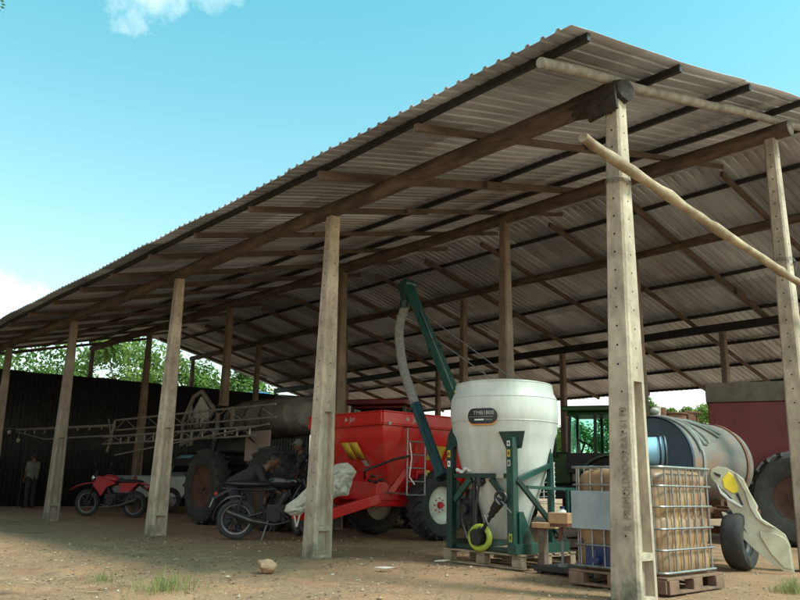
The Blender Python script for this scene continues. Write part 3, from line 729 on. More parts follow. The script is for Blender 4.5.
b = MB(); b.cyl((-.3, -.30, .2), (-.3, -.30, .68), .085, n=18); b.box((-.3, -.32, .42), (.22, .18, .3)); b.cyl((-.3, -.42, .45), (-.3, -.48, .45), .06, n=16); b.cyl((-.16, -.42, .0), (-.16, -.42, .78), .025, n=10)
b.cyl((-.05, -.45, .72), (-.05, -.45, .84), .05, n=12); b.cyl((-.11, -.45, .78), (.03, -.45, .78), .035, n=12); b.build('gearbox', 'black', tk, bevel=.006)
b = MB(); b.tube([(-.05, -.46, .72), (-.06, -.5, .5), (-.07, -.5, .3), (-.04, -.5, .18)], .014, 8); b.tube([(-.34, -.44, .5), (-.28, -.5, .3), (-.2, -.5, .12), (-.06, -.5, .08)], .010, 8); b.build('hydraulic_hose', 'black', tk)
b = MB()
for k in range(7): b.sphere((-.38 + .03 * k, -.47 + .01 * (k % 2), .90 - .02 * math.sin(k)), .032, (1.1, .7, .8), 10, 7)
b.v = [tuple(V(v) + V((0, 0, 1)) * .02 * noise.noise(V(v) * 20)) for v in b.v]; b.build('rag_bundle', 'whitecloth', tk)
# folding auger: thick green tube, grey corrugated hose, lower blue tube
P = lambda x, y, z: V((x - PX, y - PY, z - .162))
h0 = P(-4.62, 1.4, 3.70); h1 = P(-3.44, 1.30, 1.78)
b = MB(); b.cyl(h0, h1, .075, .085, n=20); dv = (h1 - h0).normalized()
b.beam(h0 + V((.03, -.09, .0)), h1 + V((.03, -.09, .05)), .03, .05); b.cyl(h0.lerp(h1, .48), h0.lerp(h1, .52), .1, n=20); b.cyl(h0.lerp(h1, .97), h1, .1, n=20)
au = b.build('auger_tube', 'green', tk)
b = MB(); b.box(h0 + V((-.03, 0, -.04)), (.19, .17, .30), Matrix.Rotation(-.35, 3, 'Y')); b.cyl(h0 + V((-.04, 0, -.12)), h0 + V((-.10, 0, -.30)), .085, .075, n=18); b.cyl(h0 + V((.0, -.1, .05)), h0 + V((.0, .1, .05)), .06, n=14); b.build('auger_head', 'dkgreen', au, bevel=.012)
hp = [P(-4.70, 1.4, 3.42), P(-4.79, 1.38, 3.15), P(-4.74, 1.35, 2.85), P(-4.60, 1.3, 2.50), P(-4.42, 1.27, 2.18), P(-4.27, 1.25, 1.92)]
# smooth path
sp = []
for i in range(len(hp) - 1):
    a0 = hp[max(i - 1, 0)]; a1 = hp[i]; a2 = hp[i + 1]; a3 = hp[min(i + 2, len(hp) - 1)]
    for q in range(24):
        t = q / 24; sp.append(.5 * ((2 * a1) + (a2 - a0) * t + (2 * a0 - 5 * a1 + 4 * a2 - a3) * t * t + (3 * a1 - a0 - 3 * a2 + a3) * t ** 3))
sp.append(hp[-1])
b = MB(); b.tube(sp, [.062 + .006 * (k % 2) for k in range(len(sp))], 16); b.build('flexible_hose', 'hose', tk)
b = MB(); l0 = P(-4.27, 1.25, 1.94); l1 = P(-3.50, 1.0, .98); b.cyl(l0, l1, .07, .07, n=20); b.cyl(l0, l0.lerp(l1, .05), .08, n=20)
b.beam(l0 + V((.03, -.075, .02)), l1 + V((.03, -.075, .02)), .02, .03); b.cyl(l0.lerp(l1, .93), l1, .085, n=20); b.build('lower_tube', 'augblue', tk)
b = MB(); b.tube([l0 + V((-.02, -.08, -.5)), l0 + V((.04, -.1, -.7)), l0 + V((.0, -.1, -.95)), l0 + V((.06, -.06, -1.05))], .008, 6); b.build('cord', 'white', tk)
# support brackets and stay rods
for q in (V((-.66, -.28, 1.80)), V((-.50, -.40, 1.80))):
    b = MB(); b.box(q + V((.03, 0, .0)), (.13, .05, .03), rz=-.5); b.box(q + V((-.02, 0, .05)), (.03, .04, .12), rz=-.5); b.build('rim_bracket', 'green', tk, bevel=.004)
b = MB(); b.cyl(h0.lerp(h1, .12) + V((.05, 0, 0)), V((-.50, -.40, 1.84)), .008, n=6)
b.cyl(h0.lerp(h1, .22) + V((.05, 0, 0)), V((.05, .25, 1.96)), .008, n=6); b.cyl(h0.lerp(h1, .42) + V((.05, 0, 0)), V((-.20, .15, 1.97)), .008, n=6)
b.build('stay_rod', 'steel', tk)
b = MB(); b.cyl((-.42, -.43, 1.86), (-.44, -.47, 1.86), .018, n=8); b.build('brass_fitting', 'yellow2', tk)

# ------------------------------------------------------------------ IBC tote on pallet
IX, IY = -.70, .93; iw, idp = .96, .94
ib = thing('ibc_tote', 'square caged plastic liquid tote stained brown with grey plate on its left face', 'liquid tote', (IX, IY, .14))
b = MB(); hw, hd, hz = iw / 2 - .03, idp / 2 - .03, .98; r = .1
def rrect(hw, hd, r, n=5):
    out = []
    for cx, cy, a0 in ((hw - r, hd - r, 0), (-hw + r, hd - r, PI / 2), (-hw + r, -hd + r, PI), (hw - r, -hd + r, 3 * PI / 2)):
        for k in range(n + 1): a = a0 + PI / 2 * k / n; out.append((cx + r * math.cos(a), cy + r * math.sin(a)))
    return out
levels = [(0, -.05), (.0, -.02), (.03, .0), (.12, 0), (.2, .0), (.26, -.012), (.3, 0), (.5, .004), (.53, -.012), (.56, .004), (.8, .0), (.83, -.012), (.86, 0), (.93, -.01), (.97, -.05), (.985, -.12)]
rings = [[(x, y, z * .935) for x, y in rrect(hw + o_, hd + o_, r)] for z, o_ in levels]; n = len(rings[0])
vs = [p for rg in rings for p in rg]; vs2 = []
for v in vs:
    v = V(v); q = .014 * math.sin(v.x * 38) * (1 if abs(v.y) > hd - .05 else 0) + .014 * math.sin(v.y * 38) * (1 if abs(v.x) > hw - .05 else 0)
    nn = V((v.x, v.y, 0)).normalized(); vs2.append(v + nn * (q + .01 * noise.noise(v * 6)))
b.add(vs2, [(i * n + k, i * n + (k + 1) % n, (i + 1) * n + (k + 1) % n, (i + 1) * n + k) for i in range(len(rings) - 1) for k in range(n)] + [tuple(range((len(rings) - 1) * n, len(rings) * n)), tuple(range(n))[::-1]])
ibb = b.build('bottle', 'liquid', ib, angle=60)
b = MB(); b.cyl((0, 0, .915), (0, 0, .955), .09, n=20); b.build('cap', 'black', ib)
cg = MB(); HW, HD = iw / 2, idp / 2
for z, rr in ((.03, .012), (.22, .010), (.40, .010), (.59, .010), (.77, .010), (.935, .014)):
    cg.tube([(x, y, z) for x, y in rrect(HW, HD, .06, 4)], rr, 6, closed=True)
for k in range(7):
    t = -.5 + (k + .5) / 7
    for x, y in ((HW - .008, t * (idp - .05)), (-HW + .008, t * (idp - .05)), (t * (iw - .05), HD - .008), (t * (iw - .05), -HD + .008)):
        cg.cyl((x, y, .02), (x, y, .935), .0085, n=6)
for x in (-.25, .25): cg.cyl((x, -HD, .94), (x, HD, .94), .012, n=6)
cg.build('cage', 'cage', ib)
b = MB(); b.box((-.14, -HD - .014, .54), (.66, .006, .35)); b.build('label_plate', 'plate', ib, bevel=.002)
b = MB(); b.box((-.2, -HD + .03, .13), (.3, .03, .2)); b.cyl((-.2, -HD + .02, .09), (-.2, -HD - .05, .09), .035, n=14); b.box((-.2, -HD - .04, .15), (.03, .03, .08)); b.build('drain_valve', 'dkblue', ib, bevel=.01)
# tote pallet
ip = thing('tote_pallet', 'brown pallet with fork openings under the caged tote', 'pallet', (IX, IY, 0))
b = MB(); b.box((0, 0, .125), (iw + .06, idp + .06, .022)); b.build('deck', 'brownplastic', ip, bevel=.004)
for s_ in (-1, 1):
    for ax in (0, 1):
        b = MB()
        L_ = (idp if ax else iw) + .04
        for t in (-.42, 0, .42):
            c_ = (s_ * (iw / 2), t * L_, .06) if ax else (t * L_, s_ * (idp / 2), .06)
            b.box(c_, (.09, .16, .108) if ax else (.16, .09, .108))
        c_ = (s_ * (iw / 2), 0, .012) if ax else (0, s_ * (idp / 2 + .001), .0135)
        b.box(c_, (.088, L_ - .004, .022) if ax else (L_ - .14, .087, .022)); b.build('skirt', 'brownplastic', ip, bevel=.004)
# light blue bucket lying on the tote
bk = thing('blue_bucket', 'light blue plastic bucket lying on its side on top of the caged tote', 'bucket', (IX - .02, IY + .12, 1.31), math.radians(38))
b = MB(); b.lathe([(.02, -.2), (.125, -.2), (.14, .16), (.152, .17), (.152, .2), (.138, .2), (.13, -.17), (.02, -.17)], (0, 0, 0), (1, 0, 0), 32, cap=False); b.build('pail', 'ltblue', bk)
b = MB(); b.torus((.185, 0, 0), (1, 0, 0), .153, .012, 32, 8); b.torus((.14, 0, 0), (1, 0, 0), .150, .008, 32, 8); b.build('rim', 'black', bk)
bk.location.z = .14 + .955 + .153

# block on stand, left of tote
sd = thing('steel_sled', 'low dark steel sled with upright pale rod left of the caged tote', 'sled', (-1.62, 1.12, 0))
b = MB(); b.box((0, 0, .05), (.75, .5, .05)); b.box((-.3, 0, .02), (.06, .5, .04)); b.box((.3, 0, .02), (.06, .5, .04)); b.build('deck', 'black', sd, bevel=.006)
b = MB(); b.cyl((-.1, -.1, .07), (-.1, -.1, .48), .014, n=8); b.box((-.1, -.1, .09), (.07, .07, .03)); b.build('rod', 'steel', sd)
b = MB(); b.box((-.1, -.1, .49), (.22, .12, .03)); b.cyl((-.1, -.12, .35), (-.1, -.12, .47), .025, n=10); b.build('bracket', 'rust', sd)
wb = MB(); wb.box((0, 0, .06), (.22, .12, .115)); tag(wb.build('wood_block', 'block', loc=(-1.74, 1.02, .505), bevel=.008), 'short sawn orange wood block resting on the sled rod', 'wood block').rotation_euler.z = .25
wb = MB(); wb.box((0, 0, .03), (.3, .12, .06)); tag(wb.build('wood_block', 'block', loc=(-2.02, 1.14, .445), bevel=.008), 'thin yellowish wood offcut beside the green frame, below the thicker block', 'wood block').rotation_euler.z = .1
sup = MB(); sup.box((0, 0, .22), (.08, .08, .44)); tag(sup.build('timber_stub', 'rafter', loc=(-2.08, 1.16, 0), bevel=.006), 'short upright timber stub under the thin wood offcut', 'timber')
def jerry(loc, h, w, label):
    t = thing('plastic_jug', label, 'jug', loc, .3, 'white plastic jugs behind the green frame')
    b = MB(); b.lathe([(w * .5, 0), (w * .52, .02), (w * .52, h * .75), (w * .3, h * .88), (w * .15, h * .93), (w * .15, h)], n=18); b.build('body', 'white', t)
    b = MB(); b.cyl((0, 0, h), (0, 0, h + .03), w * .19, n=14); b.build('cap', 'dkblue', t); return t

# dark blue bin and jugs behind the frame
bb = thing('blue_bin', 'dark blue plastic bin standing behind the green frame', 'bin', (-3.35, 4.1, 0), .65)
b = MB(); b.lathe([(.02, 0), (.40, 0), (.46, .78), (.49, .8), (.49, .84), (.44, .84), (.40, .1), (.02, .1)], n=36, cap=False); b.build('tub', 'dkblue', bb)
b = MB(); b.torus((0, 0, .83), (0, 0, 1), .48, .015, 36, 8); b.build('rim', 'dkblue', bb)
bxs = thing('crate_stand', 'low dark wooden crate carrying two white jugs behind the green frame', 'crate', (-2.85, 2.95, 0), .7)
b = MB(); [b.box((0, y, .06 + .13 * k), (.8, .02, .1)) for y in (-.2, .2) for k in range(3)]; [b.box((x, 0, .06 + .13 * k), (.02, .38, .1)) for x in (-.39, .39) for k in range(3)]; b.box((0, 0, .385), (.8, .42, .02)); b.build('slats', 'rafter', bxs, bevel=.003)
jerry((-2.72, 3.02, .396), .30, .16, 'white plastic jug, the taller right hand one on the crate'); jerry((-3.02, 2.78, .396), .22, .18, 'white plastic jug, the squat left hand one on the crate')

# ------------------------------------------------------------------ red fertiliser spreader
sx0, sx1, sy0, sy1 = -8.15, -6.1, 2.21, 5.1
sr = thing('red_spreader', 'bright red hopper spreader trailer with ladder and one large white rimmed wheel', 'spreader', (0, 0, 0))
b = MB()
def ring(x0, x1, y0, y1, z): return [(x0, y0, z), (x1, y0, z), (x1, y1, z), (x0, y1, z)]
rg = [ring(sx0 + .55, sx1 - .55, sy0 + .75, sy1 - .5, .62), ring(sx0 + .5, sx1 - .5, sy0 + .62, sy1 - .4, .80), ring(sx0 + .03, sx1 - .03, sy0 + .03, sy1 - .03, 1.62), ring(sx0 + .03, sx1 - .03, sy0 + .03, sy1 - .03, 1.84)]
vs = [p for r_ in rg for p in r_]
b.add(vs, [(i * 4 + k, i * 4 + (k + 1) % 4, (i + 1) * 4 + (k + 1) % 4, (i + 1) * 4 + k) for i in range(3) for k in range(4)] + [(3, 2, 1, 0)])
for y in (3.0, 3.75, 4.5):
    b.prism([(-.0, 0), (.5, -.82), (.42, -.82), (.0, -.18)][::1], (sx1 - .03, y, 1.62), (-1, 0, 0), (0, 0, 1), .03)
b.build('hopper', 'red', sr, bevel=.02)
b = MB()
for (p0, p1) in (((sx0, sy0), (sx1, sy0)), ((sx1, sy0), (sx1, sy1)), ((sx1, sy1), (sx0, sy1)), ((sx0, sy1), (sx0, sy0))):
    b.beam((*p0, 1.95), (*p1, 1.95), .06, .2)
b.build('rim_band', 'red', sr, bevel=.018)
b = MB()
for (p0, p1) in (((sx0, sy0), (sx1, sy0)), ((sx1, sy0), (sx1, sy1)), ((sx0, sy1), (sx0, sy0))):
    b.beam((*p0, 1.845), (*p1, 1.845), .075, .02); b.beam((*p0, 2.055), (*p1, 2.055), .085, .02)
b.build('rim_lip', 'red', sr, bevel=.005)
text('maker_lettering', 'Lancer', .19, (sx1 + .032, 4.32, 1.955), (0, 1, 0), (0, 0, 1), 'white', sr)
text('maker_lettering', 'Jan', .13, (sx1 + .032, 2.92, 1.95), (0, 1, 0), (0, 0, 1), 'offwhite', sr)
text('maker_lettering', 'Jan', .13, (-6.85, sy0 - .032, 1.95), (1, 0, 0), (0, 0, 1), 'offwhite', sr)
for o_, ux in (((sx1 + .033, 2.72, 1.95), (0, 1, 0)), ((-7.03, sy0 - .033, 1.95), (1, 0, 0))):
    b = MB(); b.prism([(-.035, -.03), (.035, -.03), (.05, .0), (.0, .04), (-.02, .01)], o_, ux, (0, 0, 1), .004); b.build('maker_mark', 'offwhite', sr)
nrm = V((0, -.82, -.0)).normalized()
def slope_front(x, t): # point on sloped front face, t from top
    return V((x, sy0 + .03 + .59 * t - .012, 1.62 - .82 * t - .008))
b = MB()
for x, w_, t0, t1 in ((-7.25, .42, .05, .38),):
    for xx in (x, x + w_ * .55):
        p = [slope_front(xx, t0), slope_front(xx + w_ * .5, t0), slope_front(xx + w_ * .52, t1), slope_front(xx + .02, t1)]; b.add(p, [(0, 1, 2, 3)])
b.build('warning_sticker', 'yellow2', sr).modifiers.new('t', 'SOLIDIFY').thickness = .004
b = MB(); p = [slope_front(-6.93, .40), slope_front(-6.80, .40), slope_front(-6.78, .52), slope_front(-6.91, .52)]; b.add(p, [(0, 1, 2, 3)]); b.build('warning_sticker', 'offwhite', sr)
def slope_side(y, t): return V((sx1 - .03 - .47 * t + .012, y, 1.62 - .82 * t - .008))
b = MB(); b.add([slope_side(3.35, .08), slope_side(3.85, .08), slope_side(3.85, .36), slope_side(3.35, .36)], [(0, 1, 2, 3)]); b.build('warning_sticker', 'yellow2', sr)
b = MB()
for y in (2.72, 3.12):
    b.cyl((sx1 + .05, y, .72), (sx1 + .05, y, 1.80), .014, n=8); b.cyl((sx1 + .05, y, 1.8), (sx1 - .01, y, 1.82), .014, n=8); b.cyl((sx1 + .05, y, .74), (sx1 - .5, y, .76), .012, n=8)
for k in range(5): b.cyl((sx1 + .05, 2.72, .73 + .215 * k), (sx1 + .05, 3.12, .73 + .215 * k), .012, n=8)
b.build('ladder', 'cage', sr)
b = MB()
for x in (-7.7, -6.65): b.beam((x, sy0 + .2, .6), (x, sy1, .6), .1, .14)
b.beam((-7.7, 3.6, .57), (-6.5, 3.6, .57), .12, .12); b.box((-7.15, sy0 + .55, .78), (1.15, .5, .3)); b.build('chassis', 'red', sr, bevel=.012)
b = MB(); b.beam((-6.5, sy0 + .3, .66), (-6.62, 1.62, .42), .12, .16); b.beam((-7.65, sy0 + .3, .66), (-6.95, 1.62, .42), .12, .16); b.beam((-6.78, 1.75, .42), (-6.78, 1.15, .40), .3, .16)
b.box((-6.78, 1.1, .40), (.1, .14, .12)); b.build('drawbar', 'red', sr, bevel=.012)
b = MB(); b.box((sx1 - .45, 3.42, 1.05), (.28, .3, .5)); b.beam((sx1 - .08, 3.3, 1.62), (sx1 - .45, 2.8, .75), .05, .1); b.beam((sx1 - .2, 3.75, 1.6), (sx1 - .5, 3.3, .85), .05, .1); b.build('side_frame', 'red', sr, bevel=.012)
b = MB(); b.box((sx1 - .14, 3.35, 1.02), (.02, .1, .24)); b.build('reflector', 'yellow2', sr)
b = MB()
for x, y, z in ((-6.62, sy0 + .3, .95), (-6.5, sy0 + .32, .93), (-6.38, sy0 + .33, .96), (-6.56, sy0 + .31, 1.02)): b.sphere((x, y - .1, z), .045, (1, 1, .7), 10, 7)
b.tube([(-6.7, sy0 + .15, .98), (-6.4, sy0 - .1, 1.1), (-6.05, sy0 + .2, 1.28), (-5.98, sy0 + .5, 1.35)], .02, 8); b.tube([(-7.3, sy0 + .2, .9), (-7.1, 1.6, .6), (-7.0, 1.0, .5)], .02, 8); b.build('hydraulic_hose', 'black', sr)
wheel(sr, (-6.28, 3.62, .565), (1, 0, 0), .565, .38, .31, 'rimwhite', 'red', lugs=22)
wheel(sr, (-7.95, 3.62, .565), (1, 0, 0), .565, .38, .31, 'rimwhite', 'red', lugs=22)
b = MB()
for p in ((sx1 + .04, 2.33, 1.86), (sx1 + .04, 4.6, 1.86)): b.cyl(p, (p[0] + .012, p[1], p[2]), .03, n=12)
b.build('reflector', 'offwhite', sr)

# white sack hanging over the drawbar
SP = [((x - 300) / 475, (400 - y) / 475) for x, y in [(405, 125), (450, 116), (490, 112), (530, 140), (560, 180), (535, 225), (490, 270), (510, 300), (505, 345), (430, 355), (380, 380), (300, 395), (240, 400), (215, 440), (170, 490), (100, 492), (50, 465), (60, 420), (95, 395), (130, 370), (200, 300), (260, 250), (330, 200), (380, 160)]]
bm = bmesh.new(); f = bm.faces.new([bm.verts.new((x, 0, z)) for x, z in SP]); bmesh.ops.triangulate(bm, faces=[f])
for _ in range(4):
    bmesh.ops.subdivide_edges(bm, edges=[e for e in bm.edges if e.calc_length() > .03], cuts=1); bmesh.ops.triangulate(bm, faces=bm.faces[:])
def dseg(x, z):
    d = 9
    for k in range(len(SP)):
        a = V(SP[k]); c = V(SP[(k + 1) % len(SP)]); p = V((x, z)); ac = c - a; t = max(0, min(1, (p - a).dot(ac) / ac.length_squared)); d = min(d, (p - a - ac * t).length)
    return d
b = MB(); vs0 = [v.co.copy() for v in bm.verts]; fs0 = [tuple(v.index for v in f.verts) for f in bm.faces] if not bm.verts.index_update() else []
for sgn in (-1, 1):
    vs = []
    for v in vs0:
        d = dseg(v.x, v.z); q = abs(noise.noise(V((v.x * 6 - v.z * 9, v.z * 4 + v.x * 3, sgn)))); q2 = abs(noise.noise(V((v.x * 15, v.z * 13, sgn + 4))))
        vs.append(V((v.x, sgn * (.13 * (1 - math.exp(-d / .05)) - .09 * (1 - min(1, q * 4)) * min(1, d / .05) * .5 - .012 * q2), v.z)))
    b.add(vs, fs0)
bm.free()
c95, s95 = math.cos(.95), math.sin(.95)
b.v = [(x * c95 - y * s95, x * s95 + y * c95, z) for x, y, z in b.v]
for a0, a1 in (((-.38, 0, -.17), (-.33, 0, -.36)), ((-.33, 0, -.36), (-.29, 0, -.17))):
    b.tube([(a0[0] * c95, a0[0] * s95, a0[2]), (a1[0] * c95, a1[0] * s95, a1[2])], .015, 8)
o = b.build('white_sack', 'sack', angle=50, loc=(-6.34, 1.2, .60))
tag(o, 'crumpled white woven sack slung over the red drawbar beside the mossy post', 'sack')

# ------------------------------------------------------------------ slurry tank trailer
sl = thing('tank_trailer', 'rusty grey cylindrical tank trailer with dark blue end plate behind the tote', 'tank trailer', (-1.58, 2.65, 0))
R_ = .52; ZC_ = 1.22
b = MB(); b.lathe([(R_, 0), (R_, 1.5), (R_ * .97, 1.61), (R_ * .85, 1.72), (R_ * .55, 1.80), (.01, 1.84)], (0, 0, ZC_), (0, 1, 0), 56, cap=False); b.build('tank_shell', 'slurry', sl, angle=30)
b = MB(); b.lathe([(.01, .03), (R_ * .98, .03), (R_ + .015, -.01), (R_ + .015, .04), (R_, .05)], (0, 0, ZC_), (0, 1, 0), 56, cap=False); b.build('end_plate', 'slurryend', sl, angle=30)
for y, m_ in ((.28, 'strap'), (1.42, 'rust')):
    b = MB(); b.lathe([(R_ + .002, y - .03), (R_ + .016, y - .03), (R_ + .016, y + .03), (R_ + .002, y + .03)], (0, 0, ZC_), (0, 1, 0), 56, cap=False); b.build('hoop', m_, sl)
def on_cyl(y, a, off=.014): return V(((R_ + off) * math.sin(a), y, ZC_ + (R_ + off) * math.cos(a)))
for k, (y0, y1, a1) in enumerate(((.12, .22, 1.35), (.20, .48, 1.15), (.30, .85, .95), (.34, .95, .85))):
    pts = [on_cyl(y0 + (y1 - y0) * (i / 16) ** 1.3, -.1 + (a1 + .1) * i / 16, .018) for i in range(17)]
    b = MB(); b.tube(pts, .016 + .006 * (k % 2), 8); b.build('draped_hose', 'strap', sl)
b = MB()
n = 16; vs = []
for i in range(n + 1):
    a = -.15 + 1.35 * i / n; y = .14 + .22 * (i / n); vs += [on_cyl(y, a, .012), on_cyl(y + .10 + .06 * math.sin(i), a, .016)]
b.add(vs, [(2 * i, 2 * i + 2, 2 * i + 3, 2 * i + 1) for i in range(n)]); b.build('tarpaulin_strip', 'strap', sl, angle=180).modifiers.new('t', 'SOLIDIFY').thickness = .006
b = MB(); b.cyl((0, .55, ZC_ + R_ - .01), (0, .55, ZC_ + R_ + .07), .17, n=24); b.cyl((0, .55, ZC_ + R_ + .07), (0, .55, ZC_ + R_ + .09), .19, n=24); b.cyl((-.02, .35, ZC_ + R_), (-.02, .35, ZC_ + R_ + .15), .05, n=14)
b.box((.0, .85, ZC_ + R_ + .05), (.22, .2, .1)); b.cyl((.05, .75, ZC_ + R_ + .12), (.15, 1.0, ZC_ + R_ + .12), .02, n=8); b.cyl((.1, 1.0, ZC_ + R_), (.1, 1.0, ZC_ + R_ + .1), .015, n=8); b.build('hatch', 'rust', sl, bevel=.006)
b = MB(); b.cyl((-.05, .28, ZC_ + R_ + .0), (-.05, .28, ZC_ + R_ + .16), .035, .05, n=12); b.sphere((-.05, .22, ZC_ + R_ + .1), .06, (1, 1, .7), 10, 7); b.build('valve', 'offwhite', sl)
b = MB()
for x in (-.3, .3): b.beam((x, -.6, .62), (x, 2.0, .62), .09, .14)
for y in (.2, 1.0, 1.8): b.box((0, y, .70), (.7, .08, .16))
b.beam((-.6, 1.25, .4), (.75, 1.25, .4), .09, .09); b.beam((.0, -.6, .62), (0, -1., .55), .12, .1); b.beam((.3, .9, .68), (.72, .8, .66), .06, .06); b.box((.55, .95, .62), (.35, .5, .1)); b.build('chassis', 'rust', sl, bevel=.008)
wheel(sl, (.72, .60, .34), (1, .12, 0), .34, .24, .19, 'black', 'black'); wheel(sl, (-.62, .9, .34), (1, 0, 0), .34, .22, .19, 'rust', 'rust')
# cream plastic panel leaning on the wheel
pn = thing('torn_shell', 'torn cream plastic machine cowling with yellow patch leaning on the tank trailer wheel', 'plastic shell', (-.30, 3.30, .012), math.radians(24), tilt=(math.radians(-4), 0))
def zc(pts): return [((x - 415) / 445, (583 - y) / 450) for x, y in pts]
def plate(poly, name, m, y0, th, par, bev=.004):
    b = MB(); b.prism(zc(poly), (0, y0, 0), (1, 0, 0), (0, 0, 1), th)
    b.v = [(x, y + .10 * abs(x + .42 - .3 * z) ** 1.4 - .05 * math.sin(z * 2.5), z) for x, y, z in b.v]
    return b.build(name, m, par, bevel=bev)
main = [(60, 100), (70, 75), (100, 62), (140, 68), (180, 92), (220, 125), (245, 195), (278, 268), (272, 285), (292, 328), (350, 368), (390, 400), (408, 450), (415, 583), (370, 577), (290, 522), (230, 465), (160, 392), (110, 322), (102, 297), (122, 300), (165, 345), (215, 400), (190, 350), (162, 318), (150, 290), (135, 270), (130, 225), (105, 170), (75, 140), (62, 115)]
plate(main, 'shell_body', 'fender', 0, .014, pn)
plate([(183, 96), (217, 128), (241, 196), (272, 268), (268, 285), (288, 330), (345, 370), (305, 358), (265, 325), (240, 272), (222, 195), (192, 128)], 'raised_edge', 'fender', -.022, .03, pn)
plate([(275, 388), (345, 398), (385, 418), (402, 455), (406, 565), (370, 560), (318, 495), (276, 415)], 'raised_face', 'fender', -.016, .02, pn)
plate([(88, 150), (112, 196), (150, 232), (205, 268), (200, 276), (140, 240), (104, 205)], 'raised_edge', 'white', -.016, .02, pn)
plate([(150, 92), (175, 115), (192, 165), (190, 195), (165, 203), (125, 175), (118, 130)], 'yellow_patch', 'yellow', -.012, .012, pn)
plate([(78, 92), (112, 106), (108, 122), (84, 108)], 'slot', 'black', -.010, .01, pn, 0)
plate([(176, 205), (190, 200), (210, 262), (200, 262)], 'slot', 'black', -.010, .01, pn, 0)
plate([(112, 180), (120, 185), (160, 232), (150, 232)], 'slot', 'black', -.010, .01, pn, 0)

# ------------------------------------------------------------------ big dark red trailer on the right
hv = thing('red_grain_trailer', 'tall dark red farm trailer with grey top band and one very large tyre', 'farm trailer', (-3.50, 8.0, 0), math.radians(24))
b = MB(); b.box((2.3, 1.2, 1.80), (4.6, 2.4, 1.40)); b.build('body', 'dkred', hv, bevel=.02)
b = MB(); b.box((2.3, 1.2, 2.68), (4.66, 2.46, .36)); b.build('top_band', 'bandgrey', hv, bevel=.012)
b = MB()
for x in (.05, 1.5, 3.0, 4.5): b.box((x, -.03, 1.75), (.08, .06, 1.3))
b.box((2.3, -.03, 1.13), (4.6, .08, .1)); b.build('stake', 'dkred', hv, bevel=.006)
b = MB(); b.box((1.38, -.07, 2.55), (.05, .05, .42)); b.build('lamp_strip', 'offwhite', hv, bevel=.006)
b = MB(); b.beam((-.4, .4, .95), (4.6, .4, .95), .14, .16); b.beam((-.4, 2.0, .95), (4.6, 2.0, .95), .14, .16); b.box((1.9, 1.2, .8), (.16, 2.6, .16)); b.prism([(0, 0), (.6, .02), (.3, -.42)], (.9, -.3, 1.3), (1, 0, 0), (0, 0, 1), .03)
b.build('chassis', 'rust', hv, bevel=.01)
wheel(hv, (1.35, -.35, .78), (0, 1, 0), .78, .5, .40, 'darkrust', 'darkrust', lugs=20); wheel(hv, (3.3, -.35, .82), (0, 1, 0), .82, .5, .42, 'black', 'rust', lugs=20); wheel(hv, (1.35, 2.7, .82), (0, 1, 0), .82, .5, .42, 'black', 'rust', lugs=20)
b = MB(); b.tube([(-.1, -.2, 1.25), (-.35, -.4, 1.1), (-.5, -.5, .75), (-.2, -.5, .6)], .02, 8); b.build('hydraulic_hose', 'black', hv)

